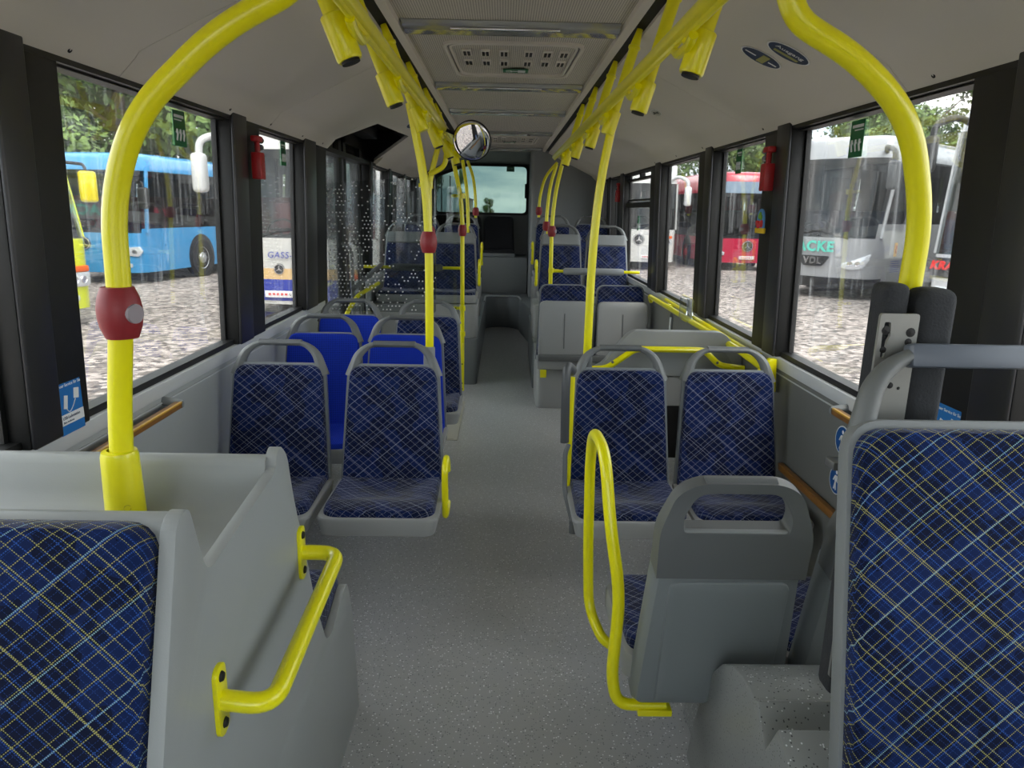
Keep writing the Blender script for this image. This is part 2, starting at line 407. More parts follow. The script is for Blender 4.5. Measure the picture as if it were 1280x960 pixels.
# window frames with glass
def window(n, X, k, a, b, gm, hopper=False):
    mb = MB(); fr = .016
    def rail(z0, z1, y0, y1, t=.02): mb.prism([(X+k*(.055-t)-k*.03*(z0-SILLZ), z0), (X+k*.055-k*.03*(z0-SILLZ), z0), (X+k*.055-k*.03*(z1-SILLZ), z1), (X+k*(.055-t)-k*.03*(z1-SILLZ), z1)], y0, y1, 'Y')
    rail(SILLZ, SILLZ+.022, a, b, .05); rail(HEADZ-.035, HEADZ, a, b, .05)
    rail(SILLZ, HEADZ, a, a+fr); rail(SILLZ, HEADZ, b-fr, b)
    if hopper: rail(1.60, 1.645, a, b, .05); rail(1.66, 1.675, a, b, .03); rail(1.84, 1.86, a, b, .04); rail(1.86, 1.9, (a+b)/2-.03, (a+b)/2+.03, .04)
    o = structure('window_%d' % n, mb, BLACK)
    g = MB(); xg = X+k*.045
    g.prism([(xg, SILLZ), (xg+.004, SILLZ), (xg+.004-k*.029, HEADZ), (xg-k*.029, HEADZ)], a+.004, b-.004, 'Y')
    g.build('pane', gm, o)
wn = 1
for a, b in WINL: window(wn, XL, -1, a, b, SIDEG); wn += 1
for i, (a, b) in enumerate(WINR): window(wn, XR, 1, a, b, SIDEG, i == 5); wn += 1
# header above the windows and the ceiling coves
for side, k in (('left', -1), ('right', 1)):
    X = XL if k < 0 else XR
    spans = [(YF, YB)]
    mb = MB()
    mb.prism([(X+k*.04, HEADZ-.01), (X+k*.06, HEADZ-.01), (X+k*.06, 2.36), (X+k*.04, 2.36)], YF, YB, 'Y')
    mb.prism([(X-k*.05, HEADZ-.03), (X+k*.04, HEADZ-.03), (X+k*.04, HEADZ), (X-k*.05, HEADZ)], YF, YB if k > 0 else YB, 'Y')
    structure('trim_%d' % n, mb, BLACK); n += 1
    # cove: sloping panel from the ceiling slot down to a crease, then a steep valance
    C = lambda o: BC+k*o
    joints = [YF, -.3, 1.05, 2.2, 3.55, 5.05, 6.6, 8.1, 9.6 if k < 0 else 9.35] if k > 0 else [YF, -.4, .9, 2.25, 3.60, 4.78]
    def cove(y0, y1, low=True):
        mb = MB(); t = .02
        top = (C(.53), 2.25); cr = (C(1.085), 1.985); lo = (C(1.165), 1.90); q = (C(1.10), 1.965)
        if low: sec = [top, (C(1.04), 2.008), cr, q, lo, (C(1.185), 1.90), (C(1.185), 1.92), (C(1.12), 2.01), (C(.54), 2.28)]
        else: sec = [top, (C(.80), 2.125), (C(.80), 2.15), (C(.54), 2.28)]
        mb.prism(sec, y0+.0015, y1-.0015, 'Y'); return mb
    for y0, y1 in zip(joints[:-1], joints[1:]):
        structure('trim_%d' % n, cove(y0, y1), COVE); n += 1
    if k < 0:
        # narrow cove over the door, with slanted ends, then full coves again
        mb = MB(); sl = lambda o, z: (C(o), z)
        P = [(-.0, 4.78, 1.165, 1.90), (0, 4.98, .86, 2.095), (0, 6.10, .80, 2.125), (0, 6.55, 1.165, 1.90)]
        vs = []; fs = []
        for _, y, o, z in P:
            zz = 2.25-(o-.53)*.4775
            vs += [(C(.53), y, 2.25), (C(o), y, zz), (C(o), y, zz+.025), (C(.53), y, 2.28)]
        for i in range(len(P)-1):
            a = i*4
            for j in range(4): fs.append((a+j, a+(j+1) % 4, a+4+(j+1) % 4, a+4+j))
        mb.add(vs, fs); structure('trim_%d' % n, mb, COVE); n += 1
        for y0, y1 in ((6.55, 8.0), (8.0, 9.6)):
            structure('trim_%d' % n, cove(y0, y1), COVE); n += 1
        mb = MB(); mb.prism([(C(.8), 2.2), (C(1.2), 2.2), (C(1.2), 2.22), (C(.8), 2.22)], 4.7, 6.6, 'Y'); structure('trim_%d' % n, mb, BLK); n += 1
    # grey edge rail and black slot between the ceiling and the cove
    mb = MB(); mb.prism([(C(.455), 2.275), (C(.485), 2.262), (C(.485), 2.30), (C(.455), 2.305)], YF, 9.9, 'Y'); structure('trim_%d' % n, mb, COVE); n += 1
    mb = MB(); mb.prism([(C(.485), 2.285), (C(.54), 2.275), (C(.54), 2.30), (C(.485), 2.30)], YF, 9.9, 'Y'); structure('trim_%d' % n, mb, BLK); n += 1
mb = MB(); mb.box((BC-.457, YF, 2.30), (BC+.457, 9.9, 2.33)); structure('ceiling', mb, PERF)
mb = MB(); mb.box((XL-.06, YF, 2.36), (XR+.06, YB+.06, 2.40)); structure('roof', mb, mat('white_roof', rgb(225, 225, 225), .5))
# sloping header in front of the rear window
mb = MB(); mb.prism([(9.86, 2.30), (10.45, 2.21), (10.60, 2.19), (10.60, 2.36), (9.86, 2.36)], XL, XR, 'X'); structure('ceiling_rear', mb, GREYM)
# rear wall with its window
RW = rpoly([(-.98, 1.50), (.335, 1.50), (.335, 2.165), (-.52, 2.165), (-.98, 2.00)], [.05, .06, .07, .05, .08], 5)
def wall_with_hole(outer, hole, y0, y1):
    mb = MB(); n_ = len(hole)
    import bisect
    bm = bmesh.new()
    for y in (y0, y1):
        o = [bm.verts.new((p[0], y, p[1])) for p in outer]; h = [bm.verts.new((p[0], y, p[1])) for p in hole]
        es = [bm.edges.new((o[i], o[(i+1) % len(o)])) for i in range(len(o))]+[bm.edges.new((h[i], h[(i+1) % n_])) for i in range(n_)]
        bmesh.ops.triangle_fill(bm, use_beauty=True, edges=es, use_dissolve=False)
    bm.verts.ensure_lookup_table(); no = len(outer)
    off = no+n_
    for i in range(n_): bm.faces.new((bm.verts[no+i], bm.verts[no+(i+1) % n_], bm.verts[off+no+(i+1) % n_], bm.verts[off+no+i]))
    for i in range(no): bm.faces.new((bm.verts[i], bm.verts[(i+1) % no], bm.verts[off+(i+1) % no], bm.verts[off+i]))
    bm.verts.index_update(); mb.add([v.co for v in bm.verts], [[v.index for v in f.verts] for f in bm.faces]); bm.free(); return mb
structure('wall_rear', wall_with_hole([(XL-.06, 0), (XR+.06, 0), (XR+.06, 2.36), (XL-.06, 2.36)], RW, YB, YB+.06), GREYD)
mb = wall_with_hole([(p[0]*1.0+(.02 if p[0] > -.3 else -.02), p[1]+(.02 if p[1] > 1.8 else -.02)) for p in RW], [(p[0]-(.012 if p[0] > -.3 else -.012), p[1]-(.012 if p[1] > 1.8 else -.012)) for p in RW], YB-.012, YB+.03)
wr = structure('window_%d' % wn, mb, BLK); wn += 1
g = MB(); g.prism(RW, YB+.03, YB+.035, 'Y'); g.build('pane', REARG, wr)
g = MB(); g.box((.30, YB-.03, 1.72), (.33, YB-.0, 1.92), bev=.006); g.build('latch', BLK, wr)
# grey engine tower in the rear right corner
mb = MB(); mb.prism(rpoly([(.34, 9.32), (1.21, 9.32), (1.21, YB-.01), (.36, YB-.01)], [.05, .01, 0, .02], 4), .45, 2.30, 'Z'); tower = structure('wall_tower', mb, GREYM)

# raised platforms beside the rear aisle and the riser at its end
PLATM = mat('platform_vinyl', rgb(104, 109, 111), .4, noise=.04, nscale=8)
mb = MB(); mb.prism(rpoly([(XL, 6.32), (-.22, 6.32), (-.22, 9.5), (-.12, 9.62), (.08, 9.62), (.22, 9.45), (.24, 9.2), (.36, 8.2), (.30, 7.9), (.28, 6.2), (XR, 6.2), (XR, YB), (XL, YB)], [0, .05, .08, .08, .08, .08, .1, .08, .05, .06, 0, 0, 0], 4), 0, .42, 'Z', bev=.012)
structure('floor_platform', mb, PLATM)
mb = MB(); mb.tube(fillet([(-.225, 9.0, .425), (-.225, 9.60, .425), (.22, 9.60, .425), (.25, 9.2, .425)], .08), .012, 10); structure('trim_%d' % n, mb, mat('step_nosing', rgb(168, 172, 173), .35)); n += 1
mb = MB(); mb.box((XL, 9.95, .42), (.34, YB, .92), bev=.015); structure('trim_%d' % n, mb, GREYM); n += 1
# shallow access cover strip let into the floor beside the left seats
mb = MB(); mb.box((-.62, 4.70, 0), (-.295, 5.72, .004)); mb.box((-.60, 4.72, .003), (-.32, 5.70, .0055)); structure('trim_%d' % n, mb, mat('aluminium_cover', rgb(176, 174, 164), .4)); n += 1

# double leaf door on the left: each leaf a black frame round a tall pane
for i, (a, b) in enumerate(((4.78, 5.46), (5.52, 6.22))):
    mb = MB(); x0, x1 = XL-.05, XL-.01
    mb.box((x0, a, .02), (x1, a+.09, 2.18)); mb.box((x0, b-.09, .02), (x1, b, 2.18)); mb.box((x0, a, .02), (x1, b, .12)); mb.box((x0, a, 2.02), (x1, b, 2.18))
    d = structure('door_%d' % (i+1), mb, BLACK)
    g = MB(); g.box((XL-.034, a+.08, .1), (XL-.03, b-.08, 2.04)); g.build('pane', DARKG, d)
    mb = MB(); y = a+.14 if i else b-.14
    mb.tube(fillet([(XL+.0, y, .55), (XL+.07, y, .60), (XL+.07, y, 1.25), (XL+.0, y, 1.30)], .05), .014, 10); mb.build('door_handle', GREYD, d)
mb = MB(); mb.box((XL-.02, 4.75, 2.235), (-.66, 6.55, 2.25)); mb.box((XL-.0, 5.0, 2.10), (-1.05, 6.2, 2.20), bev=.01); mb.box((-1.0, 5.2, 2.18), (-.93, 5.6, 2.236)); structure('trim_%d' % n, mb, BLK); n += 1
# front wall with the windscreen, behind the viewer
FW = rpoly([(-1.10, .80), (1.14, .80), (1.10, 2.10), (-1.06, 2.10)], .08, 4)
structure('wall_front', wall_with_hole([(XL-.06, 0), (XR+.06, 0), (XR+.06, 2.36), (XL-.06, 2.36)], FW, YF-.06, YF), GREYD)
mb = wall_with_hole([(p[0]*1.01, p[1]*1.005) for p in FW], [(p[0]*.985, 1.45+(p[1]-1.45)*.98) for p in FW], YF-.03, YF+.012); wf = structure('window_%d' % wn, mb, BLK); wn += 1
g = MB(); g.prism(FW, YF-.035, YF-.030, 'Y'); g.build('pane', CLEARG, wf)
# ================================================================== seats
def back_map(yb, zb, lean):
    s_, c_ = math.sin(lean), math.cos(lean)
    def f(x, s, d): return (x, yb+s*s_-d*c_, zb+s*c_+d*s_)
    return f
def trapezoid(wb, wt, s0, s1, rb, rt, n=6): return rpoly([(-wb, s0), (wb, s0), (wt, s1), (-wt, s1)], [rb, rb, rt, rt], n)

def make_seat(name, fabric, label=None, group=None, cushion=True, cap=False, support=True, hi=0.0, tip=False, uvs=0):
    """bus seat facing -y: cushion front at y=0, cushion top at z=.45"""
    root = empty(name); lean = R(11.5); f = back_map(.40, .43, lean); H = .49+hi
    fm = lambda x, y, d: (x, y, .372+d)
    if cushion:
        mb = MB(); pad(mb, rrect(-.228, 0, .228, .44, .05), lambda x, y, d: (x*(1-.06*(d < .02)), y, .372+d), 0, .068, .012); mb.build('seat_pan', GREY, root)
        mb = MB()
        pad(mb, rpoly([(-.212, .012), (.212, .012), (.205, .42), (-.205, .42)], [.07, .07, .02, .02], 6), fm, .06, .098, .022,
            bulge=lambda x, y, t: -.026*(1-t*t)*math.sin(min(max((y-.10)/.32, 0), 1)*PI*.8)+.006*max(0, 1-abs(y-.09)/.09)-.004, uvo=(uvs, .1))
        mb.build('cushion', fabric, root)
    if tip:   # cushion folded up against the backrest: its grey underside faces the aisle
        g = back_map(.33, .43, R(6)); mb = MB()
        pad(mb, rpoly([(-.12, -.10), (.12, -.10), (.12, -.055), (.205, -.055), (.20, .43), (-.20, .43), (-.205, -.055), (-.12, -.055)], [.01, .01, .005, .02, .05, .05, .02, .005], 4), g, 0, .05, .018); 
        sh = mb.build('folding_seat_shell', GREY, root)
        mb = MB(); mb.prism(rrect(-.004, .05, .004, .33, .003), -.003, .003, 'Z'); 
        mb.v = [g(x, y, .052+z) for x, y, z in mb.v]; mb.build('groove', GREYD, sh)
    mb = MB(); pad(mb, trapezoid(.222, .192, -.07, H+.008, .03, .06), lambda x, s, d: f(x, s, -d), -.004, .040, .02, bulge=lambda x, y, t: .01*(1-t)); mb.build('back_shell', SHELL if not cap else GREY, root)
    mb = MB(); top = H-(.10 if cap else 0)
    pad(mb, trapezoid(.212, .181, -.035, top, .03, .02 if cap else .055), f, 0, .034, .016,
        bulge=lambda x, s, t: -.012*(1-t*t)*(1 if s > .1 else .5), uvo=(uvs, 0)); mb.build('backrest', fabric, root)
    if cap:
        mb = MB(); pad(mb, trapezoid(.183, .180, top+.004, H+.006, .01, .03), f, -.002, .030, .01); mb.build('head_cap', GREYM, root)
    # carrying handle: arch with a separate centre grip
    P = fillet([f(-.183, H-.045, -.012), f(-.150, H+.052, -.012), f(-.095, H+.092, -.012), f(.095, H+.092, -.012), f(.150, H+.052, -.012), f(.183, H-.045, -.012)], [.05, .05, .05, .05], 5)
    m = len(P); mid = [i for i in range(m) if abs(P[i].x) < .0951]
    rad = [.0155+.017*max(0, (abs(p.x)-.10)/.085)**1.2 for p in P]
    mb = MB(); mb.tube(P, rad, 12, flat=.75); h = mb.build('handle', HAND, root)
    mb = MB(); mb.tube([f(-.088, H+.092, -.012), f(.088, H+.092, -.012)], .0172, 12, flat=.8); mb.build('grip', GREYD, h)
    if support:
        mb = MB(); mb.box((-.15, .16, .335), (.15, .40, .378), bev=.01); mb.box((-.13, .30, .29), (.13, .38, .34), bev=.01); mb.build('seat_mount', GREYD, root)
    return root
def place(o, x, y, z=0, rz=0, label='', group=None):
    o.location = (x, y, z); o.rotation_euler = (0, 0, rz); tag(o, label, 'seat', group); return o

blueA = make_seat('bus_seat', FAB)
place(blueA, -.93, 2.44, 0, 0, 'navy checked seat nearest the left windows, right behind the grey wheel arch console', 'passenger seats')
s = place(copy_tree(blueA), -.452, 2.44, 0, 0, 'navy checked aisle seat behind the grey console, small yellow loop at its cushion', 'passenger seats')
s = place(copy_tree(blueA), .505, 2.44, 0, 0, 'navy checked aisle seat with a dark armrest, before the pale grey backboard', 'passenger seats')
s = place(copy_tree(blueA), .965, 2.44, 0, 0, 'navy checked seat beside the right wall, in front of the pale grey backboard', 'passenger seats')
s = place(copy_tree(blueA), -.455, 3.86, 0, 0, 'dark navy checked aisle seat beside a bright blue one, before the dotted glass', 'passenger seats')
bright = make_seat('bus_seat', FABB)
place(bright, -.93, 3.20, 0, 0, 'bright blue dotted seat at the left wall, in the first bright blue row', 'passenger seats')
s = place(copy_tree(bright), -.50, 3.20, 0, 0, 'bright blue dotted seat on the aisle, partly behind the yellow pole', 'passenger seats')
s = place(copy_tree(bright), -.93, 3.86, 0, 0, 'bright blue seat at the left wall with a dark navy seat beside it', 'passenger seats')
# folding seats on the right, tipped up
fold = make_seat('tip_up_seat', FAB, cushion=False, tip=True, support=False, hi=.06)
fold_ch = [c for c in fold.children if c.name.startswith('handle')]
for c in fold_ch:
    for g_ in list(c.children): bpy.data.objects.remove(g_)
    bpy.data.objects.remove(c)
place(fold, .50, 5.32, 0, 0, 'tipped-up folding seat next to the aisle, grey underside showing, behind the yellow pole', 'folding seats')
s = place(copy_tree(fold), .965, 5.32, 0, 0, 'tipped-up folding seat next to the right wall, grey underside showing', 'folding seats')
# high seats on the platforms
cap = make_seat('bus_seat', FAB, cap=True, support=False, hi=.06)
def podium(o, x, y, z, lab): 
    return place(o, x, y, z, 0, lab, 'raised rear seats')
podium(cap, .555, 6.50, .36, 'navy seat with grey headrest cap on the right platform, by the aisle')
podium(copy_tree(cap), 1.0, 6.50, .36, 'navy seat with grey headrest cap on the right platform, by the window')
podium(copy_tree(cap), -.455, 6.42, .36, 'dark seat with grey headrest cap on the left platform, on the aisle')
podium(copy_tree(cap), -.92, 6.42, .36, 'dark seat with grey headrest cap on the left platform, at the window')
pl = make_seat('bus_seat', FAB, support=False, hi=.04)
podium(pl, .56, 7.75, .46, 'navy checked seat on the aisle, in the last right row before the grey tower')
podium(copy_tree(pl), 1.0, 7.75, .46, 'navy checked seat at the window, in the last right row before the grey tower')
podium(copy_tree(pl), -.47, 7.75, .44, 'dark checked seat on the aisle, in the last left row before the rear bench')
podium(copy_tree(pl), -.92, 7.75, .44, 'dark checked seat at the window, in the last left row before the rear bench')
# seat boxes that carry those seats
for (x0, x1, y0, y1, z, lab) in ((.285, 1.21, 6.44, 6.98, .72, 'grey moulded box under the raised right seats behind the padded bar'),
                              (-1.17, -.225, 6.36, 6.90, .72, 'grey moulded box under the raised left seats behind the padded bar'),
                              (.33, 1.21, 7.72, 8.26, .82, 'grey moulded box under the last right row of seats'),
                              (-1.17, -.24, 7.72, 8.26, .80, 'grey moulded box under the last left row of seats')):
    mb = MB(); mb.prism(rrect(x0, y0, x1, y1, .05), .42, z, 'Z', bev=.01); tag(mb.build('seat_box', GREY), lab, 'seat box', 'seat boxes')
mb = MB(); mb.prism(rrect(.285, 5.56, 1.20, 6.10, .05), .0, .335, 'Z', bev=.015); mb.box((.285, 5.50, .335), (1.2, 5.95, .41), bev=.01)
fb = tag(mb.build('floor_box', GREY), 'grey moulded floor box carrying the two tipped-up folding seats', 'floor box')
mb = MB(); mb.box((.29, 5.475, .405), (1.195, 5.53, .455), bev=.008); mb.build('hinge_bar', GREYD, fb)
mb = MB(); mb.box((.31, 5.49, .27), (.36, 5.50, .335), bev=.004); mb.lathe([(0, 0), (.006, 0), (.006, .004), (0, .004)], (.335, 5.485, .30), (0, -1, 0), 10); mb.build('yellow_bracket', YEL, fb)
# black rear bench: separate upholstered places
BKF = mat('black_upholstery', rgb(24, 25, 30), .8, bump=.2)
for i, (x, lab) in enumerate(((-.98, 'black rear bench seat in the left corner below the back window'), (-.52, 'black rear bench seat second from the left corner below the back window'), (-.06, 'black rear bench seat facing straight down the aisle'))):
    r_ = empty('bench_seat', (x, 10.0, .92)); f = back_map(.36, .05, R(8))
    mb = MB(); pad(mb, rrect(-.22, 0, .22, .42, .05), lambda a, b, d: (a, b, d), 0, .09, .03); mb.build('cushion', BKF, r_)
    mb = MB(); pad(mb, trapezoid(.22, .20, 0, .50, .04, .06), f, -.04, .05, .03); mb.build('backrest', BKF, r_)
    mb = MB(); mb.box((-.225, -.012, -.0), (.225, .02, .05), bev=.012); mb.build('front_lip', GREYM, r_)
    tag(r_, lab, 'seat', 'rear bench seats')

# seats that face the rear beside the right wheel arch
def make_rear_facing(name, lab):
    root = empty(name); lean = R(9.5); f = back_map(.40, .29, lean)      # s: up the back, d>0: towards the sitter
    B = lambda x, s, d: f(x, s, -d)
    mb = MB(); pad(mb, trapezoid(.205, .181, 0, .47, .02, .01), lambda x, s, d: f(x, s, -d), -.03, .050, .035); mb.build('back_shell', SHELL, root)
    mb = MB(); pad(mb, trapezoid(.150, .150, .03, .425, .01, .03), lambda x, s, d: f(x, s, -d), .03, .058, .006); mb.build('back_panel', SHELL, root)
    # darker head piece: band, then the arch of the handle round an opening
    out = rpoly([(-.184, .435), (.184, .435), (.186, .56), (.150, .660), (.10, .69), (-.10, .69), (-.150, .660), (-.186, .56)], [0, 0, .03, .06, .04, .04, .06, .03], 5)
    inn = rpoly([(-.128, .560), (.128, .560), (.132, .60), (.098, .664), (-.098, .664), (-.132, .60)], [.012, .012, .02, .03, .03, .02], 5)
    w_ = wall_with_hole(out, inn, -.018, .054); w_.v = [(x, y*(1-.42*max(0, min(1, (z-.50)/.14))), z) for x, y, z in w_.v]
    w_.v = [f(x, z, -y) for x, y, z in w_.v]
    hp = w_.build('head_piece', GREYD, root)
    mb = MB(); mb.tube([f(-.085, .676, -.010), f(.085, .676, -.010)], .0215, 16, flat=.9); mb.build('grip', GRIP, hp)
    mb = MB(); mb.v = []; mb.tube([f(-.125, .556, -.032), f(.125, .556, -.032)], .009, 10); mb.build('ledge', GREYM, hp)
    mb = MB(); pad(mb, trapezoid(.19, .175, .02, .50, .03, .05), f, .02, .055, .02); mb.build('backrest', FAB, root)
    mb = MB(); pad(mb, rrect(-.222, -.02, .222, .40, .05), lambda x, y, d: (x, y, .335+d), 0, .07, .015); mb.build('seat_pan', GREY, root)
    mb = MB(); pad(mb, rrect(-.208, -.005, .208, .38, .06), lambda x, y, d: (x, y, .39+d), 0, .05, .02); mb.build('cushion', FAB, root)
    tag(root, lab, 'seat', 'seats facing the rear'); return root
a = make_rear_facing('bus_seat', 'grey seat shell seen from behind, ribbed handle, right of the yellow hoop')
a.location = (.572, 2.10, -.02); a.rotation_euler = (0, 0, PI)
b = copy_tree(a); b.location = (1.0, 2.10, -.02)
tag(b, 'seat seen from behind at the right wall, mostly hidden by the large front seat', 'seat', 'seats facing the rear')

# large seat close to the camera on the right
root = empty('bus_seat', (.86, .78, .40)); f = back_map(.24, .18, R(13)); W_ = .268
mb = MB(); pad(mb, trapezoid(W_+.005, W_-.002, -.10, .658, .03, .06), lambda x, s, d: f(x, s, -d), -.012, .05, .03); mb.build('back_shell', GREYM, root)
mb = MB(); pad(mb, trapezoid(W_-.003, W_-.010, .0, .645, .02, .055), f, .008, .045, .018, bulge=lambda x, s, t: -.014*(1-t*t)); mb.build('backrest', FABY, root)
mb = MB(); pad(mb, trapezoid(.25, .26, -.1, .42, .05, .03), lambda x, y, d: (x, y-.18, .10+d), 0, .07, .03, bulge=lambda x, s, t: -.012*(1-t*t), uvo=(.3, .4)); mb.build('cushion', FABY, root)
mb = MB(); mb.prism(rrect(-.27, -.28, .27, .25, .05), -.38, .12, 'Z', bev=.015); mb.build('seat_base', GREY, root)
P = fillet([f(-.240, .60, -.02), f(-.208, .725, -.02), f(-.155, .772, -.02), f(.155, .772, -.02), f(.208, .725, -.02), f(.240, .60, -.02)], .06, 6)
mb = MB(); mb.tube(P, [.0165+.010*max(0, (abs(p.x)-.16)/.08) for p in P], 14, flat=.8); h = mb.build('handle', HAND, root)
mb = MB(); mb.box((-.150, -.018, -.021), (.150, .018, .021), bev=.007); mb.v = [f(x, .770+z, -.02+y) for x, y, z in mb.v]; mb.build('grip', mat('blue_grey_grip', rgb(98, 105, 116), .35), h)
tag(root, 'large navy seat with yellow flecked check, foam pads standing behind it', 'seat')
# ================================================================== wheel arch housings near the camera
CX_ = -.44
con = empty('wheel_arch_console', (-.8, 1.3, 0)); org = Vector((-.8, 1.3, 0))
def rel(mb, o): mb.v = [tuple(Vector(v)-o) for v in mb.v]; return mb
prof = rpoly([(.62, .0), (.62, .50), (.765, .72), (.905, 1.135), (.945, 1.145), (.985, 1.015), (1.325, 1.050), (1.338, 1.082), (1.362, 1.092), (1.402, 1.06), (1.43, .95), (1.50, .78), (1.555, .62), (1.640, .465), (1.70, .455), (1.885, .50), (1.935, .40), (1.99, .0)],
             [0, .06, .05, .03, .02, .03, .04, .012, .02, .03, .05, .1, .1, .03, .02, .03, .08, 0], 4)
mb = MB(); mb.prism(prof, CX_-.022, CX_, 'X', bev=.010, seg=3); rel(mb, org).build('side_panel', HOUS, con)
mb = MB(); mb.prism(rpoly([(.80, .3), (.80, .74), (.92, 1.135), (.955, 1.135), (.995, .962), (1.295, .968), (1.325, 1.078), (1.36, 1.078), (1.45, .85), (1.50, .3)], [0, 0, .02, .02, .03, .05, .02, .03, .05, 0], 4), XL+.012, CX_-.020, 'X'); rel(mb, org).build('tray', HOUS, con)
mb = MB(); mb.prism([(1.5, .0), (1.5, .38), (1.93, .38), (1.97, .0)], XL+.012, CX_-.024, 'X', bev=.01); rel(mb, org).build('rear_seat_box', HOUS, con)
mb = MB(); mb.box((XL+.012, .62, 0), (CX_-.024, .98, .44), bev=.02); rel(mb, org).build('front_seat_box', HOUS, con)
f = back_map(.762, .60, R(15.5))
mb = MB(); pad(mb, rpoly([(-1.00, 0), (-.467, 0), (-.467, .553), (-1.00, .553)], [.02, .01, .05, .05], 5), f, -.02, .030, .018, bulge=lambda x, s, t: -.010*(1-t*t)); rel(mb, org).build('backrest', FABY, con)
mb = MB(); pad(mb, rpoly([(-1.0, -.3), (-.485, -.3), (-.485, 0), (-1.0, 0)], [.04, .04, .02, .02], 5), lambda x, y, d: (x, .78+y, .53+d), 0, .07, .03, uvo=(.1, .3)); rel(mb, org).build('cushion', FABY, con)
mb = MB(); pad(mb, rpoly([(-.98, 0), (-.464, 0), (-.464, .40), (-.98, .40)], [.02, .02, .05, .05], 5), lambda x, y, d: (x, 1.52+y, .435+d), 0, .095, .03, uvo=(.2, .1)); rel(mb, org).build('rear_cushion', FAB, con)
f = back_map(-1.49, .48, R(12)); g = lambda x, s, d: (f(x, s, d)[0], -f(x, s, d)[1], f(x, s, d)[2])
mb = MB(); pad(mb, trapezoid(.22, .19, 0, .46, .02, .05), lambda x, s, d: (x-.74, 1.56-.10*s*2-(-d), .48+s), 0, .04, .02); rel(mb, org).build('rear_backrest', FAB, con)
tag(con, 'grey moulded housing with tray on top and a yellow flecked navy seat', 'housing')
# bent yellow grab bar screwed to its side
gb = empty('grab_bar', (CX_, 1.2, .80)); org = Vector((CX_, 1.2, .80))
mb = MB(); mb.tube(fillet([(CX_, .985, .795), (CX_+.085, .985, .785), (CX_+.085, 1.455, .810), (CX_, 1.455, .810)], .05, 8), .0165, 16); rel(mb, org).build('bar', YEL, gb)
for y, z in ((.985, .795), (1.455, .810)):
    mb = MB(); mb.prism(rpoly([(y-.020, z-.062), (y+.020, z-.062), (y+.020, z+.062), (y-.020, z+.062)], .02, 5), CX_, CX_+.007, 'X', bev=.002); p = rel(mb, org).build('mounting_plate', YEL, gb)
    for dz in (-.042, .042):
        mb = MB(); mb.lathe([(0, 0), (.009, 0), (.007, .004), (0, .0045)], (CX_+.007, y, z+dz), (1, 0, 0), 14); rel(mb, org).build('screw', BLK, p)
tag(gb, 'thick bent yellow grab bar screwed to the side of the grey wheel arch console', 'grab bar')

# speckled wheel box, right
mb = MB(); mb.prism([(1.99, 0), (1.93, .10), (1.76, 0)][:3], .60, .63, 'X')
prof = [(1.78, 0), (1.74, .15), (1.68, .30), (1.62, .40), (1.56, .465), (1.49, .51), (1.42, .53), (1.37, .535), (1.34, .53), (1.325, .540), (1.262, .470), (1.215, .560), (1.12, .515), (1.07, .47), (1.045, .42), (1.045, .0)]
bx = MB(); bx.prism(prof, .565, 1.21, 'X', bev=.006); bo = bx.build('wheel_box', BOXM)
mb = MB(); mb.prism([(1.97, 0), (1.90, .20), (1.74, .22), (1.76, 0)], .60, 1.2, 'X', bev=.01); mb.build('rear_flap', BOXM, bo)
tag(bo, 'speckled grey wheel box with notched top beside the large right seat', 'wheel box')
# double yellow hoop beside the rear facing seat
hp = MB()
hp.tube(fillet([(.47, 1.70, .235), (.335, 1.70, .235), (.318, 1.71, .32), (.330, 1.72, .56), (.300, 1.76, .74), (.285, 1.82, .93), (.278, 2.02, .93), (.283, 2.10, .80), (.290, 2.10, .50), (.298, 2.08, .30), (.34, 1.98, .235), (.42, 1.95, .24)], [.05, .05, .08, .08, .08, .07, .07, .1, .1, .08, .05], 6), .0165, 14)
ho = hp.build('yellow_hoop', YEL)
mb = MB(); mb.box((.39, 1.675, .215), (.485, 1.72, .235), bev=.004); mb.build('foot_plate', YEL, ho)
tag(ho, 'tall narrow yellow hoop standing beside the seat shown from behind', 'grab rail')
# armrest at the aisle seat on the right
ar = empty('armrest', (.265, 2.8, .42))
mb = MB(); mb.tube(fillet([(.03, .05, .50), (0, .0, .535), (-.003, -.02, .42), (.0, -.03, .22)], .04, 5), .0175, 12, flat=1.3); mb.build('arm', mat('armrest_plastic', rgb(74, 76, 78), .4), ar)
mb = MB(); mb.tube(fillet([(.02, .0, .20), (.005, -.02, .17), (.005, -.06, .02), (.03, -.20, -.07)], .03, 5), .010, 10); mb.lathe([(0, 0), (.016, 0), (.016, .05), (0, .05)], (.03, -.20, -.10), (0, 0, 1), 12); mb.build('bracket', GREYD, ar)
mb = MB(); mb.tube([(.028, .03, .48), (.022, .0, -.02)], .011, 10); mb.build('support_bar', YEL, ar)
tag(ar, 'dark grey upright armrest on the aisle side of the right navy seat', 'armrest')
# small yellow loop on the left aisle seat
mb = MB(); lp = fillet([(0, .10, 0), (0, -.02, -.02), (0, -.045, .20), (0, .06, .22), (0, .10, .14)], .04, 6); mb.tube(lp, .013, 12); lo = mb.build('yellow_loop', YEL)
lo.location = (-.213, 2.66, .375); tag(lo, 'small yellow hand loop at the cushion side of the left navy aisle seat', 'grab rail')
# small yellow loops on the raised rear aisle seats
for i, (x, y, z, lab) in enumerate(((-.218, 6.72, .88, 'small yellow hand loop on the raised left seat nearer the front'), (-.232, 7.95, .98, 'small yellow hand loop on the last left aisle seat'),
                                (.318, 6.80, .88, 'small yellow hand loop on the right side seat nearer the front'), (.325, 7.95, 1.0, 'small yellow hand loop on the last right aisle seat'))):
    c = lo.copy(); COL.objects.link(c); c.location = (x, y, z); tag(c, lab, 'grab rail')

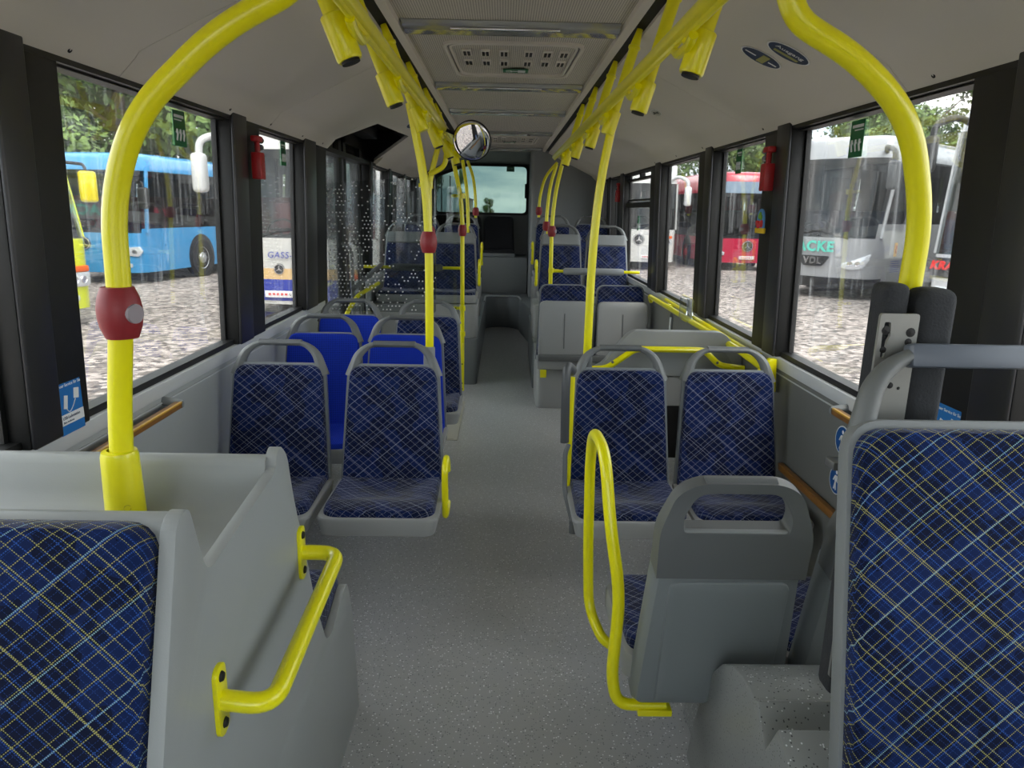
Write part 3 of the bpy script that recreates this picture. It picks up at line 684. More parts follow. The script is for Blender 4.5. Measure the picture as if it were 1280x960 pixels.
# ================================================================== poles, rails and hangers
def ball(pole, o, r=.037, white=True):
    mb = MB(); mb.lathe([(.020, -.046), (.027, -.045), (r-.003, -.026), (r, -.008), (r, .008), (r-.003, .026), (.027, .045), (.020, .046)], o, (0, 0, 1), 24)
    b_ = mb.build('stop_button', REDB, pole)
    if white:
        d = Vector((.93, -.36, 0)).normalized(); mb = MB(); mb.lathe([(0, 0), (.017, 0), (.018, -.006), (.018, -.012)], Vector(o)+d*(r+.001), d, 20); mb.build('button_face', mat('grey_button_face', rgb(150, 140, 146), .5), b_)
    return b_
def pole(name, pts, rad, r, label, socket=None, buttons=(), brk=(), white=True, sockmat=None):
    o0 = Vector(pts[0]); root = empty(name, o0)
    mb = MB(); mb.tube([Vector(p)-o0 for p in fillet(pts, rad, 8)], r, 18); mb.build('tube', YEL, root)
    if socket:
        z0, z1, r0_, m_ = socket
        x, y = pts[0][0], pts[0][1]; mb = MB()
        mb.lathe([(r0_*1.04, 0), (r0_*1.08, .02), (r0_, z1-z0-.012), (r0_*.93, z1-z0-.003), (r*1.0, z1-z0)], (0, 0, z0-o0.z), (0, 0, 1), 24); sk = mb.build('socket', m_, root)
        if m_ is YEL and r0_ > .03:
            mb = MB(); d = Vector((.55, -.83, 0)); mb.lathe([(0, 0), (.006, 0), (.006, .003)], Vector((0, 0, z0-o0.z+.045))+d*r0_, d, 12); mb.build('screw', BLK, sk)
    for z in buttons: 
        P = [Vector(p) for p in fillet(pts, rad, 8)]; q = min(P, key=lambda p: abs(p.z-z)); 
        for a_, b_ in zip(P[:-1], P[1:]):
            if (a_.z-z)*(b_.z-z) <= 0 and abs(a_.z-b_.z) > 1e-6: q = a_.lerp(b_, (z-a_.z)/(b_.z-a_.z)); break
        ball(root, q-o0, white=white)
    for (p, d, l) in brk:
        mb = MB(); d = Vector(d).normalized(); p = Vector(p)-o0
        mb.lathe([(.0, -.022), (r+.007, -.020), (r+.007, .020), (0, .022)], p, (0, 0, 1), 16); M = frame(p+d*(r+l/2), d, d.cross(Vector((0, 0, 1))) if False else Vector((0, 0, 1)).cross(d))
        mb.box((-l/2-.01, -.006, -.012), (l/2, .006, .012), M=M, bev=.003); cb = mb.build('clamp', YEL, root)
        mb = MB(); nd = Vector((0, -1, 0)); mb.lathe([(0, 0), (.006, 0), (.005, .003), (0, .003)], p+d*(r+l*.55)+nd*.006, nd, 10); mb.build('screw', BLK, cb)
    return tag(root, label, 'pole')
RL, RR_ = -.325, .408
pole('grab_pole', [(-.705, 1.26, .965), (-.700, 1.26, 1.15), (-.672, 1.26, 1.38), (-.668, 1.26, 1.56), (-.615, 1.26, 1.70), (-.47, 1.27, 1.835), (RL-.03, 1.30, 1.905), (RL, 1.31, 1.96)], [.1, .1, .09, .09, .09, .05, .04], .0205,
     'thick curved yellow pole with red button rising from the grey console tray', socket=(.965, 1.115, .0325, YEL), buttons=(1.37,))
pole('grab_pole', [(.765, 1.335, .62), (.765, 1.335, 1.42), (.760, 1.32, 1.56), (.705, 1.30, 1.72), (.60, 1.28, 1.81), (.475, 1.27, 1.87), (.45, 1.27, 1.93), (.44, 1.27, 2.02)], [.15, .1, .1, .09, .06, .03], .0205,
     'thick curved yellow pole on the right that runs down between two black foam pads')
pole('grab_pole', [(-.325, 3.16, .45), (-.322, 3.16, 1.40), (-.335, 3.16, 1.66), (-.395, 3.14, 1.98)], [.4, .2], .0185, 'straight yellow pole with red button just behind the left navy aisle seat', socket=(.45, .955, .026, GREYM), buttons=(1.415,), white=False)
pole('grab_pole', [(.385, 3.14, .45), (.388, 3.14, 1.35), (.405, 3.14, 1.66), (.452, 3.12, 1.95)], [.4, .2], .0185, 'plain straight yellow pole behind the right navy aisle seat, in a dark socket', socket=(.45, .925, .026, GREYD))
pole('grab_pole', [(-.478, 4.72, .0), (-.478, 4.72, 1.70), (-.455, 4.72, 1.80), (-.41, 4.70, 1.96)], .1, .0175, 'yellow pole hidden behind the front left pole, holding the dotted glass screen', buttons=(1.40,), brk=(((-.478, 4.72, 1.70), (-1, 0, 0), .05),), white=False)
pole('grab_pole', [(-.335, 6.02, .28), (-.338, 6.02, 1.50), (-.36, 6.02, 1.70), (-.425, 6.02, 1.98)], [.3, .2], .0175, 'full height yellow pole with small clamps and a red button, before the raised left seats',
     buttons=(1.385,), brk=(((-.342, 6.02, 1.66), (-1, 0, 0), .07), ((-.335, 6.02, .74), (-1, 0, 0), .07), ((-.335, 6.02, .52), (-1, 0, 0), .05)), white=False)
mb = MB(); mb.tube([(-.335, 6.02, .10), (-.335, 6.02, .42)], .013, 10); mb.box((-.352, 6.0, .02), (-.318, 6.01, .44), bev=.005)
for z in (.04, .09, .26): mb.lathe([(0, 0), (.006, 0), (0, .003)], (-.335, 5.998, z), (0, -1, 0), 8, mi=1)
tag(mb.build('pole_foot', [YEL, BLK]), 'narrow yellow strip with black screws that fixes the pole to the left platform', 'bracket')
pole('grab_pole', [(.425, 6.28, .41), (.418, 6.28, 1.45), (.44, 6.28, 1.72), (.50, 6.25, 2.0)], [.3, .2], .0175, 'yellow pole with a red button at the aisle end of the right padded bar', buttons=(1.385,), brk=(((.425, 6.28, 1.05), (1, 0, 0), .05),))
for (x, y, zb, zt, lean, lab) in ((-.335, 6.95, 1.22, 2.0, -.035, 'short curved yellow pole rising from the raised left seat by the aisle'),
                                 (-.315, 8.30, 1.36, 2.08, -.06, 'rearmost curved yellow pole on the left with a small red button'),
                                 (.415, 7.03, 1.24, 1.98, .05, 'curved yellow pole on top of the raised right seat by the aisle'),
                                 (.40, 8.30, 1.38, 2.08, .12, 'rearmost curved yellow pole on the right with a small red button')):
    pole('grab_pole', [(x, y, zb), (x, y, zb+.30), (x+lean*.5, y, zb+.55), (x+lean*1.6, y, zt)], [.12, .1], .0165, lab, socket=(zb, zb+.10, .021, GREYD), buttons=() if x == -.335 else (zb+.17,), white=False)
# overhead rails
def rail(X, zl, y0, y1, label, xe):
    r_ = empty('handrail', (X, (y0+y1)/2, zl)); o = Vector(r_.location)
    mb = MB(); mb.tube([Vector(p)-o for p in [(X, y0, zl), (X, 3.5, zl+.006), (xe, y1-.05, zl+.012), (xe, y1, zl+.010)]], [.0205, .0205, .0205, .012], 18); mb.build('tube', YEL, r_)
    mb = MB(); mb.tube([Vector(p)-o for p in [(X, y0, zl-.020), (X, 3.5, zl-.014), (xe, y1-.06, zl-.008)]], .008, 8); mb.build('lower_web', YEL, r_)
    return tag(r_, label, 'handrail')
rail(RL, 1.962, .55, 6.0, 'long yellow overhead handrail left of the aisle', RL)
rail(RR_, 1.970, .55, 6.1, 'long yellow overhead handrail right of the aisle', RR_)
def hanger(k, y, label, capped=True, first=False):
    xt = BC+k*.518; xb = (-.372 if k < 0 else .448); root = empty('rail_hanger', (xb, y, 1.95))
    t = Vector((xt-xb, 0, 2.275-1.95)); b0 = Vector((0, 0, 0))-t*(.06/.325)
    rx = RL if k < 0 else RR_; dx = rx-xb
    mb = MB(); mb.tube([b0, t*.8], .0205, 16); mb.tube([t*.8, t], [.0208, .012], 16); mb.lathe([(.0205, 0), (.0245, .004), (.0245, .014), (.0205, .018)], t*.76, t, 16); mb.build('tube', YEL, root)
    mb = MB(); mb.tube([t*.035, t*.028, b0-t*.045, b0-t*.06], [.0275, .0295, .0290, .026], 20)
    mb.tube([(0, 0, -.012), (dx*.6, 0, -.008), (dx, .0, .004)], [.023, .020, .016], 14)
    mb.tube(fillet([(dx, -.075, -.012), (dx, -.04, -.026), (dx, .06, -.028), (dx, .095, -.012)], .03, 4), .011, 10)
    c_ = mb.build('clamp_sleeve', YEL, root)
    if capped:
        mb = MB(); q = b0-t*.06; mb.lathe([(0, 0), (.021, 0), (.021, .006), (0, .007)], q, -t, 18); mb.lathe([(0, 0), (.008, 0), (.008, .004), (0, .005)], (dx*.45, 0, -.022), (0, 0, -1), 12); mb.build('black_plug', BLK, c_)
    return tag(root, label, 'bracket', 'handrail hangers')
ordn = ['nearest the camera', 'second from the camera', 'above the pole behind the navy seat', 'fourth from the camera', 'fifth from the camera', 'sixth from the camera', 'farthest down the bus']
for k, sd, ys in ((-1, 'left', (1.69, 2.37, 3.14, 3.90, 4.70, 5.35, 6.02)), (1, 'right', (1.76, 2.42, 3.12, 3.76, 4.52, 5.22, 5.95))):
    for i, y in enumerate(ys):
        if i == 6: continue
        hanger(k, y, 'yellow hanger of the %s handrail, %s' % (sd, ordn[i]), capped=(i != 2))
# padded bars between pole and wall
def padbar(x0, x1, y, z, p0, p1, lab, col):
    root = empty('padded_bar', (x0, y, z)); mb = MB(); mb.tube([(0, 0, 0), (x1-x0, 0, .0)], .013, 12); mb.build('bar', YEL, root)
    mb = MB(); mb.tube([(p0-x0, 0, 0), (p0-x0+.02, 0, 0), (p1-x0-.02, 0, 0), (p1-x0, 0, 0)], [.022, .030, .030, .022], 16); mb.build('padding', col, root)
    return tag(root, lab, 'grab bar')
padbar(.43, 1.20, 6.28, 1.045, .53, 1.06, 'grey padded crossbar with yellow ends in front of the raised right seats', mat('grey_foam_sleeve', rgb(150, 154, 156), .6))
padbar(-1.16, -.34, 6.02, 1.075, -.93, -.50, 'dark padded crossbar with yellow ends in front of the raised left seats', GREYD)

# glass screens beside the door
def dots_glass():
    k = NT('dotted_screen_glass'); k.t.nodes.remove(k.b)
    tr = k.n('ShaderNodeBsdfTransparent', Color=(.80, .82, .82, 1)); gl = k.n('ShaderNodeBsdfGlossy', Roughness=.02); fr = k.n('ShaderNodeFresnel', IOR=1.45)
    mx = k.n('ShaderNodeMixShader'); k.l(fr.outputs[0], mx.inputs[0]); k.l(tr.outputs[0], mx.inputs[1]); k.l(gl.outputs[0], mx.inputs[2])
    tc = k.n('ShaderNodeTexCoord'); sep = k.n('ShaderNodeSeparateXYZ'); k.l(tc.outputs['Object'], sep.inputs[0])
    row = k.math('FLOOR', k.math('DIVIDE', sep.outputs[2], .024))
    px = k.math('ADD', k.math('DIVIDE', sep.outputs[0], .024), k.math('MULTIPLY', k.math('MODULO', row, 2), .5))
    fx = k.math('SUBTRACT', k.math('FRACT', px), .5); fz = k.math('SUBTRACT', k.math('FRACT', k.math('DIVIDE', sep.outputs[2], .024)), .5)
    d = k.math('SQRT', k.math('ADD', k.math('MULTIPLY', fx, fx), k.math('MULTIPLY', fz, fz)))
    wn_ = k.n('ShaderNodeTexWhiteNoise', noise_dimensions='2D'); cm = k.n('ShaderNodeCombineXYZ'); k.l(k.math('FLOOR', px), cm.inputs[0]); k.l(row, cm.inputs[1]); k.l(cm.outputs[0], wn_.inputs['Vector'])
    n = k.n('ShaderNodeTexNoise', Scale=3.0, Detail=1); k.l(tc.outputs['Object'], n.inputs['Vector'])
    dens = k.math('ADD', k.math('MULTIPLY', sep.outputs[0], -.9), k.math('ADD', k.math('MULTIPLY', sep.outputs[2], -.35), k.math('MULTIPLY', n.outputs[0], 1.1)))
    m = k.math('MULTIPLY', k.math('LESS_THAN', d, .20), k.math('LESS_THAN', wn_.outputs[0], dens))
    df = k.n('ShaderNodeBsdfDiffuse', Color=(.8, .8, .8, 1)); m2 = k.n('ShaderNodeMixShader'); k.l(m, m2.inputs[0]); k.l(mx.outputs[0], m2.inputs[1]); k.l(df.outputs[0], m2.inputs[2]); k.l(m2.outputs[0], k.out.inputs[0])
    return k.m
DG = dots_glass()
mb = MB(); mb.prism(rpoly([(0, -.82), (.70, -.82), (.70, .06), (0, 0)], .02, 4), 0, .008, 'Y'); o = mb.build('glass_screen', DG); o.location = (-1.14, 4.74, 1.70)
tag(o, 'clear glass screen printed with white dots between the bright blue seats and the door', 'glass screen')
mb = MB(); mb.prism(rpoly([(0, -.55), (.74, -.95), (.74, .10), (0, .0)], .02, 4), 0, .008, 'Y'); o = mb.build('glass_screen', CLEARG); o.location = (-1.10, 5.97, 1.64)
tag(o, 'plain clear glass screen before the raised left seats, behind the door', 'glass screen')
# door side rail with yellow bend
mb = MB(); mb.tube(fillet([(-1.12, 5.0, .30), (-1.12, 5.0, .78), (-1.05, 5.15, .93), (-1.02, 5.9, .95)], .1, 6), .016, 12); mb.build('door_rail', YEL); o = bpy.data.objects['door_rail']
mb = MB(); mb.tube([(-1.06, 5.1, .99), (-1.0, 5.95, 1.10)], .018, 10); mb.build('dark_sleeve', GREYD, o)
tag(o, 'bent yellow rail with dark sleeve at the door, seen through the dotted glass', 'grab rail')
# S-shaped branch joining pole and rail
mb = MB(); mb.tube(fillet([(-.475, 4.70, 1.765), (-.375, 4.70, 1.815), (-.365, 4.70, 1.90), (RL-.03, 4.70, 1.95)], .05, 6), .016, 12); tag(mb.build('rail_branch', YEL), 'short yellow S-bend joining the hidden pole to the left handrail', 'bracket')

# backrest board of the wheelchair space with its yellow bars
bb = empty('wheelchair_backboard', (.90, 3.5, .60)); o0 = Vector((.90, 3.5, .60))
mb = MB(); mb.prism(rpoly([(.40, .78), (.50, .80), (.645, .985), (1.115, .985), (1.215, .86), (1.215, .60), (.40, .60)], [.02, .04, .04, .04, .03, 0, 0], 4), 3.50, 3.56, 'Y', bev=.012, seg=3); rel(mb, o0).build('board', GREY, bb)
mb = MB(); mb.prism(rpoly([(.53, .76), (.66, .915), (1.10, .915), (1.17, .82), (1.17, .76)], .03, 4), 3.488, 3.502, 'Y', bev=.004); rel(mb, o0).build('recess_panel', GREYM, bb)
mb = MB(); mb.prism([(.43, .32), (1.19, .32), (1.19, .79), (.43, .79)], 3.505, 3.55, 'Y'); rel(mb, o0).build('lower_board', BLACK, bb)
mb = MB(); mb.tube(fillet([(.36, 3.42, .80), (.52, 3.42, .81), (.66, 3.44, .905), (1.0, 3.44, .905), (1.08, 3.44, .83), (1.20, 3.42, .82)], .03, 5), .019, 12, flat=.8); br = rel(mb, o0).build('yellow_bar', YEL, bb)
mb = MB()
for x, z in ((.545, .845), (.70, .905), (1.06, .85)): mb.lathe([(0, 0), (.007, 0), (0, .003)], (x, 3.42-.018, z), (0, -1, 0), 10)
rel(mb, o0).build('bolts', GREYD, br)
tag(bb, 'pale grey backboard of the wheelchair space with a bent yellow bar across it', 'backboard')
# yellow double rail along the right wall ledge
mb = MB(); mb.tube(fillet([(1.165, 5.55, .885), (1.14, 5.50, .93), (1.14, 3.30, .925), (1.16, 3.05, .90)], .04, 5), .017, 12); mb.tube([(1.175, 5.1, .955), (1.155, 3.0, .935)], .011, 8)
wr_ = mb.build('wall_rail', YEL)
for y in (5.0, 4.1, 3.25):
    mb = MB(); mb.box((1.14, y-.03, .91), (1.215, y+.03, .935), bev=.006); mb.build('rail_mount', YEL, wr_)
mb = MB(); mb.prism([(1.10, .86), (1.17, .95), (1.20, .95), (1.21, .80)], 3.02, 3.05, 'Y', bev=.003); mb.build('end_bracket', YEL, wr_)
tag(wr_, 'yellow handrail running along the right wall under the windows by the wheelchair space', 'handrail')
# wall strips with ochre inlay
def wallstrip(x, y0, y1, z, k, lab):
    root = empty('wall_grip', (x, y0, z)); L = y1-y0
    mb = MB(); mb.box((-.012, 0, -.012), (.012, L, .012), bev=.004); mb.build('strip', WOOD, root)
    mb = MB(); mb.box((-k*.010-.003, .01, .006), (-k*.010+.006, L-.01, .0135), bev=.002); mb.build('ochre_inlay', OCHRE, root)
    for yy in (0, L):
        mb = MB(); mb.tube([(k*.06, yy, .012), (0, yy, .0), (-k*.012, yy, -.0)], [.016, .017, .012], 12); mb.build('end_cap', GREYM, root)
    return tag(root, lab, 'wall grip')
wallstrip(-1.125, 1.55, 2.42, .875, -1, 'ochre and brown wall grip with dark caps below the left window, behind the console')
wallstrip(1.165, 1.65, 2.38, .900, 1, 'short ochre wall grip with pale cap below the right window')
mb = MB(); mb.box((1.185, 1.9, .505), (1.212, 2.86, .535), bev=.006); tag(mb.build('wall_strip', WOOD), 'long brown rubbing strip low on the right wall beside the seat seen from behind', 'rubbing strip')

# foam pads and steel plate round the right curved pole
pd = empty('foam_pad_board', (.78, 1.36, .60)); o0 = Vector((.78, 1.36, .60))
mb = MB(); mb.box((.682, 1.26, .60), (.730, 1.32, 1.445), bev=.014, seg=3); rel(mb, o0).build('foam_pad', FOAM, pd)
mb = MB(); mb.box((.742, 1.245, .60), (.812, 1.32, 1.438), bev=.022, seg=4); rel(mb, o0).build('foam_pad', FOAM, pd)
mb = MB(); out = rrect(.668, .66, .738, 1.395, .006, 3)
pl_ = wall_with_hole(out, rpoly([(.677, 1.315), (.684, 1.315), (.686, 1.345), (.690, 1.355), (.688, 1.38), (.677, 1.38), (.675, 1.355)], .003, 2), 1.240, 1.247); rel(pl_, o0).build('steel_plate', STEEL, pd)
for x, z, r_ in ((.755, 1.345, .0065), (.757, 1.362, .0085), (.734, 1.265, .006), (.75, 1.26, .003), (.716, 1.27, .003), (.713, 1.365, .008), (.712, 1.33, .006)):
    mb = MB(); mb.lathe([(0, 0), (r_, 0), (0, .0015)], Vector((x-.032, 1.2395, z))-o0, (0, -1, 0), 12); mb.build('screw_hole', BLK, pd)
tag(pd, 'two charcoal foam pads with slotted steel plate before the right curved pole', 'padding')
# small metal clip and green roll half seen beside the big seat
mb = MB(); mb.box((1.165, 2.33, .695), (1.218, 2.40, .725), bev=.004); tag(mb.build('metal_clip', STEEL), 'small steel clip on the right wall between the two round blue signs', 'clip')
mb = MB(); mb.lathe([(0, 0), (.06, .005), (.075, .02), (.075, .18), (.06, .2), (0, .2)], (.93, 1.62, .52), (1, .2, 0), 20); tag(mb.build('green_roll', mat('pale_green_cloth', rgb(120, 165, 135), .8)), 'pale green rounded object peeking out behind the speckled wheel box', 'roll')
# ================================================================== small fittings
# ceiling lamp covers running across
LAMPM = mat('lamp_cover', rgb(196, 196, 192), .12, metal=.6)
for i, (y, lab) in enumerate(((1.75, 'the nearest, just above the picture'), (3.24, 'in front of the vented roof hatch'), (4.70, 'just behind the vented roof hatch'), (5.88, 'third one visible, before the round mirror'), (7.42, 'near the small rear roof hatch'), (9.30, 'last one before the rear window'))):
    root = empty('ceiling_lamp', (BC, y, 2.30))
    if i == 0: bpy.data.objects.remove(root); continue
    mb = MB(); mb.prism(rpoly([(-.11, .0), (-.09, -.022), (-.03, -.026), (.05, -.026), (.09, -.018), (.11, 0)], .01, 3), -.445, .445, 'X'); mb.build('cover', LAMPM, root)
    mb = MB(); mb.box((-.25, -.085, -.033), (.20, -.072, -.024), bev=.003); mb.box((-.43, .085, -.012), (.43, .10, -.004), bev=.003); mb.build('glass_rod', CHROME, root)
    tag(root, 'narrow glossy lamp strip across the ceiling, '+lab, 'ceiling lamp', 'ceiling lamp strips')
def hatch(y, z, lab, sticker=True):
    root = empty('roof_hatch', (BC+.015, y, z))
    mo = rpoly([(-.33, -.40), (.33, -.40), (.31, .45), (-.31, .45)], .09, 5)
    def ring(o, i, t, m, nm):
        w_ = wall_with_hole(o, i, -t, .0); w_.v = [(x, zz, yy) for x, yy, zz in w_.v]; return w_.build(nm, m, root)
    sc_ = lambda P, s: [(p[0]*s, p[1]*s) for p in P]
    ring(mo, sc_(mo, .955), .012, COVE, 'frame'); ring(sc_(mo, .92), sc_(mo, .89), .010, COVE, 'inner_frame')
    w_ = wall_with_hole(sc_(mo, .955), sc_(mo, .92), -.002, 0); w_.v = [(x, zz, yy) for x, yy, zz in w_.v]; w_.build('shadow_gap', GREYD, root)
    for r_, yy in enumerate((-.17, .06)):
        for x in (-.225, -.135, -.045, .075, .165, .245):
            mb = MB(); mb.box((x-.024, yy-.058, -.010), (x+.024, yy+.058, -.0), bev=.003); v = mb.build('vent', COVE, root)
            mb = MB()
            for dx in (-.0095, .0095): mb.box((x+dx-.0065, yy-.043, -.012), (x+dx+.0065, yy+.043, -.0095))
            mb.build('slots', BLK, v)
    mb = MB(); mb.box((-.05, .205, -.012), (.085, .30, -.009)); s_ = mb.build('exit_sticker', GRNS, root)
    mb = MB()
    for a, b, c, d in ((-.035, .225, -.005, .235), (-.035, .265, .0, .275), (.03, .22, .07, .285), (-.01, .243, .03, .258)): mb.box((a, b, -.0128), (c, d, -.0118))
    mb.build('pictogram', WHT, s_)
    return tag(root, lab, 'roof hatch')
hatch(3.90, 2.30, 'large vented roof hatch with twelve slotted vents and a green sticker, near the camera')
hatch(8.15, 2.30, 'small-looking second vented roof hatch far down the ceiling')
# round convex mirror
m_ = empty('round_mirror', (-.172, 3.92, 1.905)); ax = Vector((-.22, -.94, -.26)).normalized()
mb = MB(); mb.lathe([(0, -.03), (.08, -.028), (.103, -.012), (.103, .0), (.099, .002)], (0, 0, 0), ax, 32); mb.build('housing', BLK, m_)
mb = MB(); mb.lathe([(.0995*math.sin(a*PI/16)/math.sin(PI/2), .009*math.cos(a*PI/16)) for a in range(8, -1, -1)], (0, 0, 0), ax, 32); mb.build('mirror_glass', mat('mirror_glass', rgb(235, 235, 238), .03, metal=1), m_)
mb = MB(); mb.tube([(0, .03, .0), (-.07, .05, .03), (-.15, .04, .06)], .009, 8); mb.build('arm', BLK, m_)
tag(m_, 'round convex mirror hanging from the ceiling left of the aisle', 'mirror')
# emergency hammers on the pillars
def hammer(x, y, z, k, lab):
    root = empty('emergency_hammer', (x, y, z))
    mb = MB(); mb.box((-.022, -.03, -.085), (.022, .03, .03), bev=.005); [mb.box((-.0235, -.02, -.075+i*.016), (.0235, .02, -.068+i*.016)) for i in range(5)]; mb.build('holder', REDP, root)
    mb = MB(); mb.tube([(0, 0, .02), (0, 0, .07), (0, -.02, .095)], .012, 10); mb.box((-.018, -.035, .075), (.018, .03, .10), bev=.006); mb.build('hammer', REDP, root)
    mb = MB(); mb.tube([(0, .02, .085), (0, .055, .085)], .014, 12); mb.tube([(0, .02, .055), (0, .05, .055)], .013, 12); mb.build('hammer_head', GREYM if k > 0 else GREYD, root)
    return tag(root, lab, 'emergency hammer')
hammer(-1.10, 3.34, 1.755, -1, 'red emergency hammer on the black pillar left of the aisle')
hammer(1.143, 3.21, 1.745, 1, 'large red emergency hammer on the black pillar right of the aisle')
hammer(1.153, 7.44, 1.74, 1, 'small distant red emergency hammer on a rear pillar at the right')
# green exit stickers hung on panes
def exit_sticker(x, y, z, k, lab, w=.10, h=.125, n=(1, 0, 0)):
    mb = MB(); d = -k
    mb.box((x, y-w/2, z-h/2), (x+d*.0016, y+w/2, z+h/2)); o = mb.build('exit_sticker', GRNS)
    mb = MB(); X0, X1 = x+d*.0016, x+d*.0022
    mb.box((X0, y-w*.42, z+h*.22), (X1, y+w*.2, z+h*.25)); mb.box((X0, y-w*.42, z+h*.3), (X1, y+w*.38, z+h*.38))
    for yy in (-.28, .0, .28):
        mb.tube([(X1, y+w*yy, z-h*.02), (X1, y+w*(yy+.03), z-h*.18), (X1, y+w*(yy-.05), z-h*.34)], .0045, 6); mb.tube([(X1, y+w*(yy-.08), z-h*.1), (X1, y+w*(yy+.09), z-h*.16)], .003, 6)
    mb.build('pictogram', WHT, o); return tag(o, lab, 'sticker', 'green exit stickers')
exit_sticker(-1.197, 2.78, 1.825, -1, 'green exit sticker at the top of the large left window')
exit_sticker(-1.197, 4.05, 1.83, -1, 'green exit sticker on the narrow left window beside the red hammer', .09)
exit_sticker(1.237, 2.62, 1.825, 1, 'green exit sticker on the large right window beside the curved pole')
exit_sticker(1.237, 3.91, 1.83, 1, 'green exit sticker on the right window beside the big red hammer', .09)
exit_sticker(1.248, 6.75, 1.46, 1, 'small green sticker on the lower pane of the right hopper window', .06, .13)
mb = MB(); mb.box((.035, YB-.002, 2.085), (.145, YB+.001, 2.155)); o = mb.build('exit_sticker', GRNS); mb = MB(); mb.box((.05, YB-.003, 2.10), (.075, YB-.002, 2.14)); mb.box((.085, YB-.003, 2.095), (.13, YB-.002, 2.105)); mb.box((.085, YB-.003, 2.12), (.13, YB-.002, 2.14)); mb.build('pictogram', mat('faded_print', rgb(120, 170, 140), .6), o)
tag(o, 'green exit sticker at the top of the rear window', 'sticker')
# charging stickers on the pillars: phone, cable, socket and text
def usb_sticker(x, y, z, k, lab, w=.105, h=.145):
    root = empty('charging_sticker', (x, y, z)); s_ = -k      # seen from the aisle; local u runs to the viewer's right
    M = frame((0, 0, 0), (0, -s_ if k > 0 else 1, 0) if False else ((0, 1, 0) if k < 0 else (0, -1, 0)), (0, 0, 1))
    mb = MB(); mb.box((-w/2, -h/2, 0), (w/2, h/2, .0012), M=M); mb.build('blue_field', BLUS, root)
    mb = MB(); mb.box((-w/2, -h*.32, .0012), (w/2, -h*.12, .0018), M=M); mb.build('white_band', WHT, root)
    mb = MB()
    Mp = M @ Matrix.Translation((-w*.22, h*.10, .0016)) @ Matrix.Rotation(R(-12), 4, 'Z'); mb.box((-.008, -.018, 0), (.008, .018, .0012), M=Mp)
    Mp = M @ Matrix.Translation((w*.26, h*.20, .0016)) @ Matrix.Rotation(R(-10), 4, 'Z'); mb.box((-.011, -.014, 0), (.011, .014, .0012), M=Mp)
    mb.tube([M @ Vector(p) for p in fillet([(-w*.22, -h*.02, .002), (-w*.10, -h*.12, .002), (w*.08, -h*.02, .002), (w*.2, h*.10, .002)], .02, 5)], .0012, 6)
    mb.build('phone_pictogram', WHT, root)
    text_mesh('caption', 'Unser Service für Sie', .0125, WHT, M @ Matrix.Translation((0, h*.41, .0015)), root, .0004)
    text_mesh('caption', 'USB-Ladestation', .0115, NAVS, M @ Matrix.Translation((-.004, -h*.19, .002)), root, .0003)
    text_mesh('caption', 'Bitte bedienen', .0080, NAVS, M @ Matrix.Translation((-.018, -h*.27, .002)), root, .0003)
    return tag(root, lab, 'sticker')
usb_sticker(-1.157, 1.862, 1.025, -1, 'blue charging sticker with phone pictogram on the left black pillar')
usb_sticker(1.197, 1.815, 1.00, 1, 'blue charging sticker on the right black pillar, above the large seat')
# round blue and other signs on the right wall
def person_sign(y, z, lab):
    mb = MB(); mb.lathe([(0, 0), (.052, 0), (.052, .0015), (0, .0015)], (XR-.0005, y, z), (-1, 0, 0), 28); o = mb.build('round_sign', mat('white_rim', rgb(225, 228, 230), .5))
    mb = MB(); mb.lathe([(0, .0012), (.048, .0012), (.048, .002), (0, .002)], (XR-.0005, y, z), (-1, 0, 0), 28); mb.build('blue_disc', mat('blue_disc', rgb(20, 82, 150), .5), o)
    mb = MB(); X = XR-.0028; mb.lathe([(0, 0), (.0075, 0), (0, .001)], (X, y, z+.030), (-1, 0, 0), 14)
    mb.tube([(X, y, z+.018), (X, y, z-.004)], .008, 8, flat=.3, up=(1, 0, 0)); mb.tube([(X, y+.002, z-.002), (X, y-.006, z-.036)], .0045, 6, flat=.5); mb.tube([(X, y, z-.002), (X, y+.009, z-.034)], .0045, 6, flat=.5)
    mb.tube([(X, y-.006, z+.016), (X, y-.018, z-.004)], .003, 6); mb.tube([(X, y+.006, z+.016), (X, y+.017, z-.003)], .003, 6)
    mb.build('walking_figure', WHT, o); return tag(o, lab, 'sign')
person_sign(2.40, .785, 'upper round blue sign with white walking figure on the right wall')
person_sign(2.405, .632, 'lower round blue sign with white walking figure on the right wall')
mb = MB(); mb.prism([(XR-.003+0*math.cos(a), 0) for a in (0,)]*0 or rpoly([(5.02, .56), (5.12, .56), (5.12, .86), (5.02, .86)], .05, 6), XR-.002, XR-.001, 'X'); o = mb.build('wheelchair_sign', mat('dark_oval', rgb(40, 44, 48), .5))
mb = MB(); mb.lathe([(.020, 0), (.034, 0), (.034, .001), (.020, .001)], (XR-.003, 5.07, .68), (-1, 0, 0), 18); mb.tube([(XR-.003, 5.07, .83), (XR-.003, 5.07, .72), (XR-.003, 5.035, .70)], .011, 8); mb.build('pictogram', WHT, o)
tag(o, 'narrow sign with a white wheelchair figure on the right wall below the yellow rail', 'sign')
